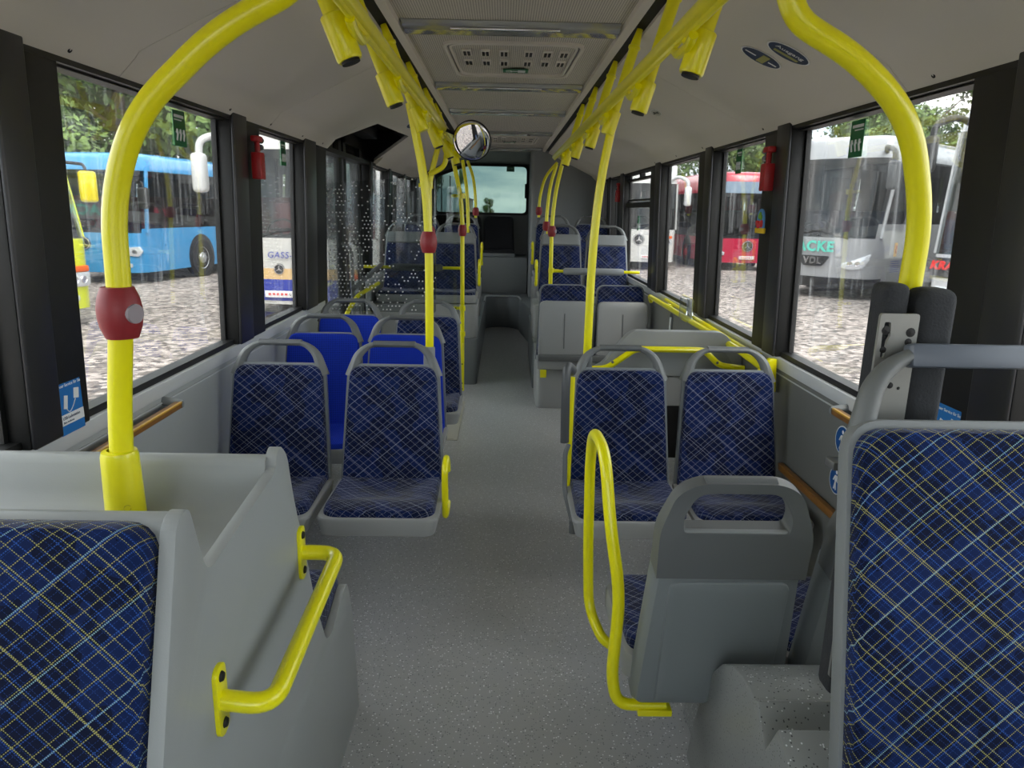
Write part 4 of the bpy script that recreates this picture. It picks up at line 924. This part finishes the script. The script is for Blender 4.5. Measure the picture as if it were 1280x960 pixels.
# oval notices on the cove panels
def cove_sign(o_, y, k, a, b, lab, m1, extra=None, rot=0):
    """elliptic sticker lying on the sloping cove at offset o_ from the centre line"""
    zz = 2.25-(o_-.53)*.4775-.0012; t = Vector((k*.902, 0, -.431)); u = Vector((0, 1, 0)); nrm = t.cross(u)
    if nrm.z > 0: nrm = -nrm
    c = Vector((BC+k*o_, y, zz)); vs = []; n_ = 28
    def disc(a, b, h, name, m, parent=None, off=(0, 0)):
        mb = MB(); vs = [c+t*off[0]+u*off[1]+nrm*h]+[c+t*(a*math.cos(2*PI*i/n_)*math.cos(rot)-b*math.sin(2*PI*i/n_)*math.sin(rot)+off[0])+u*(a*math.cos(2*PI*i/n_)*math.sin(rot)+b*math.sin(2*PI*i/n_)*math.cos(rot)+off[1])+nrm*h for i in range(n_)]
        vs += [v-nrm*.001 for v in vs]; fs = [(0, i+1, (i+1) % n_+1) for i in range(n_)]+[(i+1, i+2+n_ if False else n_+1+i+1, n_+1+(i+1) % n_+1, (i+1) % n_+1) for i in range(n_)]
        mb.add(vs, fs); return mb.build(name, m, parent, smooth=False)
    o = disc(a, b, .001, 'oval_notice', WHT); disc(a*.93, b*.93, .0016, 'notice_field', m1, o)
    if extra: extra(o, c, t, u, nrm)
    return tag(o, lab, 'sticker')
OLV = mat('olive_print', rgb(160, 158, 90), .5)
def lines_(o, c, t, u, nrm):
    M = Matrix(((u.x, t.x, nrm.x, 0), (u.y, t.y, nrm.y, 0), (u.z, t.z, nrm.z, 0), (0, 0, 0, 1)))
    M = Matrix.Translation(c+nrm*.002) @ frame((0, 0, 0), t, nrm.cross(t))
    mb = MB(); mb.box((-.005, -.04, 0), (.022, .04, .0006), M=M); mb.build('olive_band', OLV, o)
    mb = MB(); mb.box((-.062, -.004, 0), (-.02, .004, .0008), M=M); mb.box((.03, -.004, 0), (.062, .004, .0008), M=M); mb.build('arrow', WHT, o)
cove_sign(.865, 2.66, 1, .078, .058, 'oval navy notice without lettering, clear of the right curved pole', NAVS, lines_)
def txt(o, c, t, u, nrm):
    M = Matrix.Translation(c+nrm*.002) @ frame((0, 0, 0), t, nrm.cross(t)); text_mesh('caption', 'Ausgang', .031, WHT, M @ Matrix.Translation((0, .014, 0)), o, .0003)
    mb = MB(); mb.box((-.045, -.030, 0), (.045, -.012, .0006), M=M); mb.build('olive_band', OLV, o)
cove_sign(.900, 2.50, 1, .078, .058, 'oval navy notice lettered Ausgang, touching the right curved pole', NAVS, txt)
def nosm(o, c, t, u, nrm):
    mb = MB(); mb.tube([c+nrm*.002-u*.05, c+nrm*.002+u*.05], .004, 6); mb.tube([c+nrm*.002-u*.03+t*.012, c+nrm*.002+u*.02-t*.012], .003, 6); mb.build('pictogram', GREYD, o)
cove_sign(.83, 4.25, 1, .032, .075, 'small oval notice with dark rim on the right ceiling cove, farther down', mat('pale_field', rgb(190, 188, 180), .5), nosm)
def blu(o, c, t, u, nrm):
    mb = MB(); mb.tube([c+nrm*.002-u*.05, c+nrm*.002+u*.05], .008, 6); mb.build('mark', WHT, o)
cove_sign(.72, 5.65, -1, .04, .12, 'blue oval notice on the left ceiling cove behind the door recess', NAVS, blu)
# screws on the valances
def screw(k, y, lab):
    x = BC+k*1.133; mb = MB(); mb.lathe([(.004, 0), (.009, .0), (.009, .002), (.004, .003), (.0035, .0)], (x, y, 1.935), (-k*.85, 0, -.5), 14)
    mb.lathe([(0, .001), (.004, .001)], (x, y, 1.935), (-k*.85, 0, -.5), 14); return tag(mb.build('valance_screw', BLK), lab, 'screw', 'screws in the left valance' if k < 0 else 'screws in the right valance')
for y, lab in ((1.98, 'dark screw in the left valance above the first black pillar'), (3.08, 'dark screw in the left valance just before its panel joint'), (3.60, 'dark screw in the left valance just after its panel joint'), (4.15, 'dark screw in the left valance above the narrow window'), (4.6, 'dark screw at the end of the left valance before the door')): screw(-1, y, lab)
for y, lab in ((2.05, 'dark screw in the right valance above the large pane'), (3.35, 'dark screw in the right valance above the big red hammer'), (4.35, 'dark screw in the right valance above the second pillar'), (5.0, 'dark screw in the right valance before the hopper window'), (5.7, 'distant dark screw in the right valance above the hopper window')): screw(1, y, lab)
# little arched air freshener hanging at the right pillar: blue top, fruit, yellow base
af = empty('air_freshener', (1.150, 3.25, 1.49)); 
mb = MB(); mb.prism(rpoly([(-.045, .0), (.045, .0), (.045, .05), (.025, .095), (-.025, .095), (-.045, .05)], [.005, .005, .03, .03, .03, .03], 4), -.003, .003, 'X'); mb.build('card', mat('light_blue_card', rgb(90, 150, 210), .6), af)
mb = MB(); mb.box((-.006, -.055, -.012), (.006, .055, .012), bev=.004); mb.build('yellow_base', mat('yellow_card', rgb(240, 200, 20), .5), af)
mb = MB()
for y, z, r_ in ((-.02, .030, .017), (.015, .026, .018), (.035, .032, .013)): mb.lathe([(r_*math.sin(a*PI/8), -r_*.5*math.cos(a*PI/8)) for a in range(9)], (-.004, y, z), (-1, 0, 0), 14)
mb.build('red_fruit', mat('red_fruit', rgb(200, 30, 40), .4), af)
mb = MB(); [mb.lathe([(.012*math.sin(a*PI/6), -.006*math.cos(a*PI/6)) for a in range(7)], (-.004, y, z), (-1, 0, 0), 10) for y, z in ((-.012, .058), (.01, .062), (.0, .070))]; mb.build('green_leaves', mat('leaf_print', rgb(110, 160, 40), .5), af)
tag(af, 'small card with red fruit and yellow base, below the large red hammer', 'air freshener')
# stowed clear cup-like ticket pocket and dark control boxes near the door
mb = MB(); mb.box((1.10, 4.24, .92), (1.15, 4.40, 1.06), bev=.01); tag(mb.build('clear_pocket', CLEARG), 'small clear plastic pocket standing on the right sill beside the pillar', 'pocket')
# ================================================================== the yard outside
GZ = -.35
mb = MB(); mb.box((-160, -60, GZ-.2), (160, 200, GZ)); structure('ground', mb, gravel())
WIND = glass('coach_windscreen', (.42, .47, .47, 1), .09)
WSIDE = glass('coach_side_glass', (.16, .18, .19, 1), .09)
TYRE = mat('tyre_rubber', rgb(34, 34, 35), .8); RIM = mat('wheel_rim', rgb(170, 172, 175), .35, metal=.5)
LENS = mat('headlamp_lens', rgb(214, 218, 222), .12, metal=.3, coat=.6); ORNG = mat('indicator_orange', rgb(225, 100, 30), .3)
INT = mat('coach_interior', rgb(70, 72, 76), .7); PLATE = mat('number_plate', rgb(228, 226, 224), .4)

def coach(name, loc, deg, L, H, zb, zr, paint, label, rake=.35, bow=.22, cr=.38, z0=.28, mirror=None, msides=(-1, 1), seats=None, rim=RIM, bands=(), roofpaint=None, lights='oval', lz=.75, side_zb=None, skirt=None, wiper=True, star=None, texts=(), plate=None, mirror_kind='horn', lx=.93, sidebands=()):
    root = empty(name, (loc[0], loc[1], GZ), R(deg)); W = 1.27; szb = side_zb or zb
    def fy(x, z): return bow*(abs(x)/W)**2.2+max(0, z-zb)/(H-zb)*rake+max(0, .6-z)*.10
    def ring(z, ins=0, zz=None):
        w_ = W-ins; pts = []; nf = 9
        fr = []
        for i in range(nf+1):
            x = -w_+cr*.55+(2*w_-1.1*cr)*i/nf; fr.append((x, fy(x, z)+ins))
        def corner(s):
            a = (s*w_, fy(W, z)+cr*1.15+ins); b = (s*w_, fy(W, z)+ins*.5); c = (s*(w_-cr*.55), fy(w_-cr*.55, z)+ins)
            return [((1-t)**2*a[0]+2*t*(1-t)*b[0]+t*t*c[0], (1-t)**2*a[1]+2*t*(1-t)*b[1]+t*t*c[1]) for t in (0, .25, .5, .75)]
        l = [(-w_, L-ins)]+corner(-1); r = corner(1)[::-1]+[(w_, L-ins)]
        return [(x, y, z if zz is None else zz) for x, y in l+fr+r]
    def band(zs, i0, i1, m, nm, parent=root, closed=False, ins=None, cap=False):
        mb = MB(); R_ = [ring(z, ins[k] if ins else 0)[i0:i1] for k, z in enumerate(zs)]; n_ = len(R_[0])
        vs = [p for r_ in R_ for p in r_]; fs = []
        for a in range(len(R_)-1):
            for j in range(n_ if closed else n_-1): fs.append((a*n_+j, a*n_+(j+1) % n_, (a+1)*n_+(j+1) % n_, (a+1)*n_+j))
        if cap: fs.append(tuple((len(R_)-1)*n_+j for j in range(n_)))
        mb.add(vs, fs); return mb.build(nm, m, parent, ang=50)
    N = len(ring(1)); s0, s1 = 3, N-3
    band([z0, (z0+zb)/2, min(zb, szb)], 0, N, paint, 'lower_body', closed=True)
    if szb > zb: 
        band([zb, szb], 0, s0+1, paint, 'side_panel'); band([zb, szb], s1-1, N, paint, 'side_panel')
    band([zb+(zr-zb)*k/4 for k in range(5)], s0, s1, WIND, 'windscreen')
    band([szb, zr], 0, s0, WSIDE, 'side_windows'); band([szb, zr], s1, N, WSIDE, 'side_windows')
    rp = roofpaint or paint
    band([zr, H-.14, H-.05, H], 0, N, rp, 'roof', closed=True, ins=[0, .0, .06, .2], cap=True)
    # body-coloured pillars beside the windscreen and black ones along the side
    for s in (-1, 1):
        mb = MB(); i = s0-1 if s < 0 else s1
        P = [ring(z)[i] for z in (zb, (zb+zr)/2, zr)]; mb.tube([(p[0]*1.0, p[1], p[2]) for p in P], .045, 8); mb.build('windscreen_pillar', paint, root)
        mb = MB()
        for k in range(1, int(L//1.7)): mb.box((s*W-.01, 1.0+k*1.6, szb), (s*W+.012, 1.08+k*1.6, zr))
        mb.build('window_divider', BLACK, root)
    mb = MB(); mb.box((-W+.05, .7, .9), (W-.05, L-.1, 1.0)); mb.box((-.6, .55, .95), (.6, .8, zb+.03), bev=.03); mb.box((-1.05, .45, zb-.08), (1.05, .9, zb+.02), bev=.04); mb.build('interior_floor', INT, root)
    st = MB(); sm = seats or mat('coach_seat', rgb(60, 66, 90), .8)
    for r_ in range(int((L-3)//.9)):
        for x in (-.95, -.48, .48, .95): st.box((x-.2, 2.0+r_*.9, 1.0), (x+.2, 2.15+r_*.9, 2.05 if zr > 2.5 else 1.9), bev=.04); st.box((x-.2, 1.65+r_*.9, 1.3), (x+.2, 2.05+r_*.9, 1.42), bev=.03)
    st.box((-.75, 1.1, 1.0), (-.30, 1.22, 1.95), bev=.05); st.build('seats', sm, root)
    mb = MB(); c = Vector((-.52, .72, zb+.12)); ax = Vector((0, -.75, .66)); 
    N1 = Vector((1, 0, 0)); N2 = ax.cross(N1); mb.tube([c+(N1*math.cos(a*PI/10)+N2*math.sin(a*PI/10))*.22 for a in range(21)], .018, 6, caps=False); mb.tube([c, c+Vector((0, .1, -.3))], .02, 6); mb.tube([c-N1*.2, c+N1*.2], .014, 6); mb.build('steering_wheel', BLK, root)
    mb = MB(); mb.box((-W+.03, L-.07, z0), (W-.03, L-.01, H-.1), bev=.02); mb.build('rear_panel', paint, root)
    # wheels in dark arches
    for yw in (2.65, L-3.1):
        for s in (-1, 1):
            mb = MB(); mb.lathe([(.0, -.02), (.58, -.02), (.60, 0), (.575, .012), (0, .012)], (s*(W-.0), yw, .52), (s, 0, 0), 32); mb.build('wheel_arch', BLK, root)
            mb = MB(); mb.lathe([(.27, -.2), (.47, -.2), (.495, -.14), (.495, .0), (.47, .05), (.31, .052), (.28, .02)], (s*(W-.02), yw, .495), (s, 0, 0), 32); wh = mb.build('wheel', TYRE, root)
            mb = MB(); mb.lathe([(.285, .045), (.27, .03), (.23, .0), (.15, .02), (.13, .06), (.07, .065), (.06, .09), (0, .09)], (s*(W-.02), yw, .495), (s, 0, 0), 24)
            for k in range(10):
                a = k*PI/5; mb.lathe([(0, .03), (.014, .03), (0, .045)], (s*(W-.02), yw+.19*math.cos(a), .495+.19*math.sin(a)), (s, 0, 0), 8)
            mb.build('rim', rim, wh)
    # bumper skirt, headlights, plate, wipers
    if skirt: band([z0-.02, z0+.22], 1, N-1, skirt, 'front_skirt', ins=[-.012, -.012])
    for (za, zb_, m) in bands: band([za, zb_], 1, N-1, m, 'paint_band', ins=[-.006, -.006])
    for (za, zb_, m) in sidebands: band([za, zb_], 0, N, m, 'paint_band', ins=[-.004, -.004])
    for s in (-1, 1):
        x = s*lx; y = fy(x, lz); ang = s*R(24); M = Matrix.Translation((x, y+.02, lz)) @ Matrix.Rotation(ang, 4, 'Z')
        if lights == 'swept': poly = [(-s*.28, -.12), (-s*.05, -.16), (s*.20, -.12), (s*.30, .06), (s*.34, .22), (-s*.05, .05), (-s*.26, -.02)]
        elif lights == 'oval': poly = [(-.24, -.08), (.16, -.12), (.26, 0), (.20, .11), (-.1, .09), (-.25, .0)] if s > 0 else [(.24, -.08), (-.16, -.12), (-.26, 0), (-.20, .11), (.1, .09), (.25, .0)]
        else: poly = [(-.2, -.1), (.2, -.1), (.2, .1), (-.2, .1)]
        if s < 0 and lights in ('swept',): poly = poly[::-1]
        mb = MB(); mb.prism(rpoly(poly, .03, 4), -.05, .05, 'Y', bev=.012, M=M); hl = mb.build('headlight', LENS, root)
        mb = MB()
        for dx in (-.09*s, .07*s): mb.lathe([(.0, .0), (.045, .0), (.052, .012), (.06, .0), (.05, -.01)], M @ Vector((dx, -.052, -.01)), M.to_3x3() @ Vector((0, -1, 0)), 16)
        mb.build('lamp_ring', CHROME, hl)
        if lights == 'box': mb = MB(); mb.box((-.2, -.052, .105), (.2, .04, .2), M=M, bev=.02); mb.build('indicator', ORNG, hl)
        mb = MB(); mb.lathe([(0, 0), (.05, 0), (.055, -.02), (.065, -.02), (.065, -.04)], (s*lx*.96, fy(lx, .45)-.015, .45), (s*.35, -.9, 0), 16); mb.build('fog_light', LENS, hl)
    if plate: 
        mb = MB(); mb.box((plate-.26, fy(plate, .45)-.045, .40), (plate+.26, fy(plate, .45)-.02, .51), bev=.004); pt = mb.build('number_plate', PLATE, root)
        mb = MB(); 
        for k in range(5): mb.box((plate-.20+k*.07, fy(plate, .45)-.048, .435), (plate-.155+k*.07, fy(plate, .45)-.044, .475))
        mb.tube([(plate+.17, fy(plate, .45)-.047, .475), (plate+.15, fy(plate, .45)-.047, .45), (plate+.19, fy(plate, .45)-.047, .45), (plate+.17, fy(plate, .45)-.047, .43)], .006, 5, mi=1); mb.build('plate_marks', [mat('plate_red', rgb(200, 60, 60), .5), BLK], pt)
    if wiper:
        for s in (-1, 1): mb = MB(); p = [(s*.75, zb-.02), (s*.30, zb+.10), (s*-.15, zb+.16)]; mb.tube([(a, fy(a, b)-.035, b) for a, b in p], .014, 6); mb.build('wiper', BLK, root)
    if mirror_kind:
        for s in msides:
            m_ = mirror or paint; yt = fy(W, zr); 
            if mirror_kind == 'horn':
                mb = MB(); mb.tube(fillet([(s*1.05, yt+.05, zr+.12), (s*1.20, yt-.35, zr+.22), (s*1.48, yt-.55, zr+.10), (s*1.50, yt-.55, zr-.15)], .16, 5), [.07]+[.06]*6+[.055]*12 if False else .058, 12); a_ = mb.build('mirror_arm', m_, root)
                mb = MB(); mb.box((s*1.50-.11, yt-.68, zr-.72), (s*1.50+.11, yt-.45, zr-.10), bev=.07, seg=3); mb.build('mirror_head', m_, a_)
            else:
                mb = MB(); mb.tube(fillet([(s*1.22, yt+.05, zr-.25), (s*1.45, yt-.22, zr-.28), (s*1.47, yt-.22, zr-.40)], .08, 4), .025, 8); a_ = mb.build('mirror_arm', BLK, root)
                mb = MB(); mb.box((s*1.47-.13, yt-.30, zr-.86), (s*1.47+.13, yt-.18, zr-.38), bev=.05, seg=3); mb.build('mirror_head', m_, a_)
    if star:   # three pointed badge in a ring
        x, z, r_ = star; y = fy(x, z)-.02; mb = MB(); mb.tube([(x+r_*math.cos(a*PI/14), y, z+r_*math.sin(a*PI/14)) for a in range(29)], r_*.09, 6, caps=False)
        for k in range(3): a = PI/2+k*2*PI/3; t_ = Vector((math.cos(a), 0, math.sin(a))); n_ = Vector((-math.sin(a), 0, math.cos(a))); c = Vector((x, y, z)); mb.prism([(q.x, q.z) for q in (c+n_*r_*.13, c+t_*r_*.95, c-n_*r_*.13)], y-.008, y+.008, 'Y')
        mb.build('round_badge', CHROME, root)
        mb = MB(); mb.lathe([(0, 0), (r_*1.15, 0), (r_*1.15, -.01)], (x, y+.012, z), (0, -1, 0), 24); mb.build('badge_ground', BLK, root)
    for (tx, x, z, sz, m, sh, bold) in texts:
        text_mesh('lettering', tx, sz, m, frame((x, fy(x, z)-.035, z), (1, fy(x+.2, z)-fy(x, z) and (fy(x+.2, z)-fy(x-.2, z))/.4, 0), (0, 0, 1)), root, .006, sh, bold=bold, spacing=1.12)
    tag(root, label, 'bus', 'parked buses'); return root, fy
def P_(name, r, g, b, rough=.25): return mat(name, tuple(c*.8 for c in rgb(r, g, b)[:3])+(1,), rough, coat=.6)
REDS = mat('red_coach_seat', rgb(150, 30, 45), .8)
# left side
c1, fy = coach('coach', (-7.05, 10.25), 52, 11, 3.25, 1.35, 2.75, P_('acid_yellow_paint', 222, 232, 20), 'acid yellow coach with white bumper stripe, seen through the leftmost large window', lights='box', rake=.75, mirror=P_('yellow_mirror', 240, 220, 10), msides=(1,), mirror_kind='short', sidebands=((.62, .82, PLATE),), lz=.74, lx=1.0)
mb = MB(); mb.lathe([(0, 0), (.10, 0), (.10, .006), (0, .006)], (.15, fy(.15, .5)-.01, .50), (0, -1, 0), 24); o = mb.build('wheelchair_sticker', BLUS, c1)
mb = MB(); y = fy(.15, .5)-.02; mb.tube([(.13, y, .565), (.14, y, .52), (.17, y, .515), (.185, y, .455)], .010, 6); mb.tube([(.145+.035*math.cos(a*PI/8), y, .485+.035*math.sin(a*PI/8)) for a in range(7, 16)], .007, 6); mb.lathe([(0, 0), (.013, 0), (0, .003)], (.13, y, .585), (0, -1, 0), 10); mb.build('pictogram', WHT, o)
coach('city_bus', (-9.75, 17.1), -9, 12, 3.02, 1.20, 2.62, P_('sky_blue_paint', 62, 160, 222), 'sky blue city bus outside the large left window', rake=.22, bow=.20, seats=REDS, lights='oval', lz=.78, lx=1.02, mirror=BLACK, mirror_kind='short', side_zb=1.30, star=(-.05, .95, .13), skirt=None)
TAN = mat('tan_paint', rgb(206, 172, 120), .35); ROY = P_('royal_blue_paint', 44, 62, 170)
coach('coach', (-3.42, 12.0), -4, 11, 3.30, 1.38, 2.80, P_('cream_white_paint', 214, 212, 206), 'white coach with tan and blue bumper lettered GASS-REISEN, behind the narrow left window', rake=.4, seats=REDS, bands=((.70, .88, TAN), (.34, .70, ROY)), lights='box', lz=.60, lx=1.06, mirror=P_('white_mirror', 214, 214, 212), texts=(('GASS-REISEN', -.02, 1.10, .145, ROY, .15, 0),), star=(-.30, .87, .08), plate=-.3)
# right side
VD, fy = coach('coach', (7.42, 17.15), -50, 11, 3.72, 1.42, 3.22, P_('silver_paint', 176, 178, 180), 'silver grey coach lettered ACKE in mint green, behind the large right window', rake=.55, bow=.28, cr=.45, lights='swept', lz=.86, lx=.90, mirror=mat('dark_mirror', rgb(70, 72, 74), .4), side_zb=1.75, skirt=BLACK,
      texts=(('ACKE', .02, 1.20, .33, mat('mint_lettering', rgb(96, 205, 185), .4), 0, .012),))
mb = MB(); mb.prism(rpoly([(-.38, .99), (.38, .99), (.22, .75), (-.22, .75)], .04, 4), -.05, .01, 'Y'); bd = mb.build('dark_badge_field', BLACK, VD)
text_mesh('lettering', 'VDL', .21, CHROME, frame((0, -.06, .875), (1, 0, 0), (0, 0, 1)), bd, .01, bold=.01, spacing=1.2)
mb = MB(); mb.box((1.265, 1.35, 1.0), (1.278, 1.5, 1.32)); o = mb.build('yellow_sticker', mat('yellow_sticker', rgb(225, 170, 50), .5), VD); mb = MB(); mb.tube([(1.282, 1.38, 1.26), (1.282, 1.45, 1.24), (1.282, 1.40, 1.14), (1.282, 1.46, 1.08)], .012, 6); mb.build('red_figure', REDP, o)
mb = MB(); [mb.box((1.265, 1.25, .88-i*.05), (1.275, 1.75, .895-i*.05)) for i in range(6)]; mb.build('blue_small_print', ROY, VD)
KR, fy = coach('coach', (8.55, 12.05), -46, 11, 3.85, 1.28, 3.42, P_('white_paint', 206, 208, 210), 'white and black coach lettered KRAFT S outside the large right window', rake=.5, mirror=BLACK, lights='oval', lz=.60, seats=REDS, bands=((.86, 1.22, BLACKS),),
      texts=(('KRAFT', -.93, 1.08, .20, mat('bright_red_lettering', rgb(220, 40, 38), .4), .2, .01), ('S', -.50, 1.08, .22, WHT, 0, .012)))
coach('city_bus', (8.30, 24.7), 2, 12, 3.30, 1.15, 2.62, P_('raspberry_red_paint', 205, 28, 72), 'raspberry red city bus facing us, seen beside the large red hammer', rake=.2, lights='oval', lz=.62, star=(.06, .84, .17), plate=.06, mirror=BLACK, mirror_kind='short', msides=(-1,), bands=((2.60, 2.98, mat('grey_blue_display', rgb(120, 138, 156), .2)),), rim=mat('red_rim', rgb(200, 40, 60), .4), roofpaint=P_('red_roof', 196, 30, 60), seats=mat('dark_seat', rgb(50, 50, 56), .8), side_zb=1.1, skirt=None)
coach('coach', (4.55, 24.3), -4, 11, 3.55, 1.35, 2.85, P_('plain_white_paint', 222, 222, 218), 'white coach with horn mirror seen through the hopper window at the right', rake=.4, lights='box', lz=.95, star=(.0, 1.02, .17), plate=.35, mirror=P_('white_mirror', 226, 226, 226), seats=mat('grey_seat', rgb(90, 94, 100), .8))

# trees
LEAF = NT('tree_leaves'); tc = LEAF.n('ShaderNodeTexCoord'); nz_ = LEAF.n('ShaderNodeTexNoise', Scale=1.1, Detail=5); LEAF.l(tc.outputs['Object'], nz_.inputs['Vector'])
rp = LEAF.n('ShaderNodeValToRGB'); rp.color_ramp.elements[0].position = .35; rp.color_ramp.elements[0].color = rgb(52, 76, 36); rp.color_ramp.elements[1].position = .65; rp.color_ramp.elements[1].color = rgb(118, 142, 72)
LEAF.l(nz_.outputs[0], rp.inputs[0]); LEAF.l(rp.outputs[0], LEAF.b.inputs['Base Color']); LEAF.b.inputs['Roughness'].default_value = .7
LEAF = LEAF.m; BARK = mat('bark', rgb(112, 98, 84), .9, noise=.3, nscale=6, bump=.5, bscale=20)
def make_tree(seed, H, Rr, n):
    rnd = random.Random(seed); root = empty('tree')
    mb = MB(); mb.tube([(0, 0, 0), (rnd.uniform(-.2, .2), 0, H*.3), (rnd.uniform(-.4, .4), .1, H*.62), (0, 0, H*.85)], [.30, .24, .16, .05], 10)
    for k in range(8):
        a = rnd.uniform(0, 2*PI); z = H*rnd.uniform(.22, .6); mb.tube([(0, 0, z), (math.cos(a)*Rr*.45, math.sin(a)*Rr*.45, z+H*.12), (math.cos(a)*Rr*.75, math.sin(a)*Rr*.75, z+H*.24)], [.09, .06, .02], 6)
    mb.build('trunk', BARK, root)
    cl = [(Vector((0, 0, H*.55)), Rr*.8)]
    for k in range(16):
        a = rnd.uniform(0, 2*PI); e = rnd.uniform(-.6, .95); q = rnd.uniform(.45, .85)
        cl.append((Vector((math.cos(a)*Rr*q*math.sqrt(1-e*e*.6), math.sin(a)*Rr*q*math.sqrt(1-e*e*.6), H*.50+e*H*.40)), Rr*rnd.uniform(.25, .45)))
    vs = []; fs = []
    for i in range(n):
        c, r_ = rnd.choice(cl); d = Vector((rnd.gauss(0, 1), rnd.gauss(0, 1), rnd.gauss(0, 1))).normalized(); p = c+d*r_*rnd.uniform(.6, 1.05)
        if p.z < H*.12: continue
        s_ = rnd.uniform(.09, .20); a = Vector((rnd.gauss(0, 1), rnd.gauss(0, 1), rnd.gauss(0, 1))).normalized(); b = a.cross(d).normalized() if a.cross(d).length > .01 else Vector((1, 0, 0)); a = (a-d*a.dot(d)*.5).normalized()
        k = len(vs); vs += [p-b*s_*.45, p+a*s_, p+b*s_*.45, p-a*s_]; fs.append((k, k+1, k+2, k+3))
    mb = MB(); mb.add(vs, fs); mb.build('crown', LEAF, root, smooth=False); return root
T = [make_tree(1, 11, 4.2, 22000), make_tree(2, 9, 3.6, 18000), make_tree(3, 13, 3.8, 22000)]
used = [False]*3
spots = [(-14.6, 28.0, 1, 1.15, 'round green tree just behind the middle of the blue city bus'), (-10.3, 30.0, 2, .8, 'tree filling the sky between the blue city bus and the white coach'), (-16.0, 23.5, 0, 1.0, 'green tree behind the yellow coach, at the left end of the row'), (-17.5, 31.5, 2, 1.05, 'tall green tree above the roof of the blue city bus'), (-12.5, 34, 1, 1.15, 'leafy tree rising behind the roof of the blue city bus, nearer the hammer'),
         (-22.5, 26, 1, 1.2, 'bushy tree far left behind the yellow coach'), (-8.5, 38, 0, .9, 'tree behind the white coach with tan and blue bumper'), (-5.4, 66, 1, .62, 'small distant tree seen low through the rear window'),
         (14.0, 44, 0, .95, 'tree above the roof of the red city bus, beside the pillar'), (8.5, 47, 1, .95, 'light green tree between the white coach and the red city bus'), (19.5, 40, 2, .85, 'tree behind the red city bus and the silver coach'),
         (22.5, 31, 1, 1.10, 'tree behind the gap between the silver coach and the coach lettered KRAFT'), (17.5, 33, 0, .8, 'tree rising behind the silver coach roof'), (-2.2, 95, 2, .26, 'tiny distant tree at the bottom of the rear window')]
for (x, y, k, s_, lab) in spots:
    o = copy_tree(T[k]) if used[k] else T[k]; used[k] = True
    o.location = (x, y, GZ); o.rotation_euler = (0, 0, x*1.7); o.scale = (s_, s_, s_); tag(o, lab, 'tree', 'trees round the yard')
# low tan building far behind
hb = empty('building', (-5.6, 56, GZ)); mb = MB(); mb.box((-3, 0, 0), (3, 6, 2.6)); mb.build('wall', mat('tan_render', rgb(190, 170, 145), .8), hb)
mb = MB(); mb.prism([(-3.3, 2.6), (3.3, 2.6), (0, 3.7)], -.3, 6.3, 'Y'); mb.build('roof', mat('dark_roof', rgb(90, 84, 80), .8), hb)
for x in (-2.2, 0, 2.2): mb = MB(); mb.box((x-.6, -.05, 1.1), (x+.6, .03, 2.4)); mb.build('window', WSIDE, hb)
tag(hb, 'low tan building with a dark roof far behind, seen through the rear window', 'building')
bpy.context.view_layer.update()
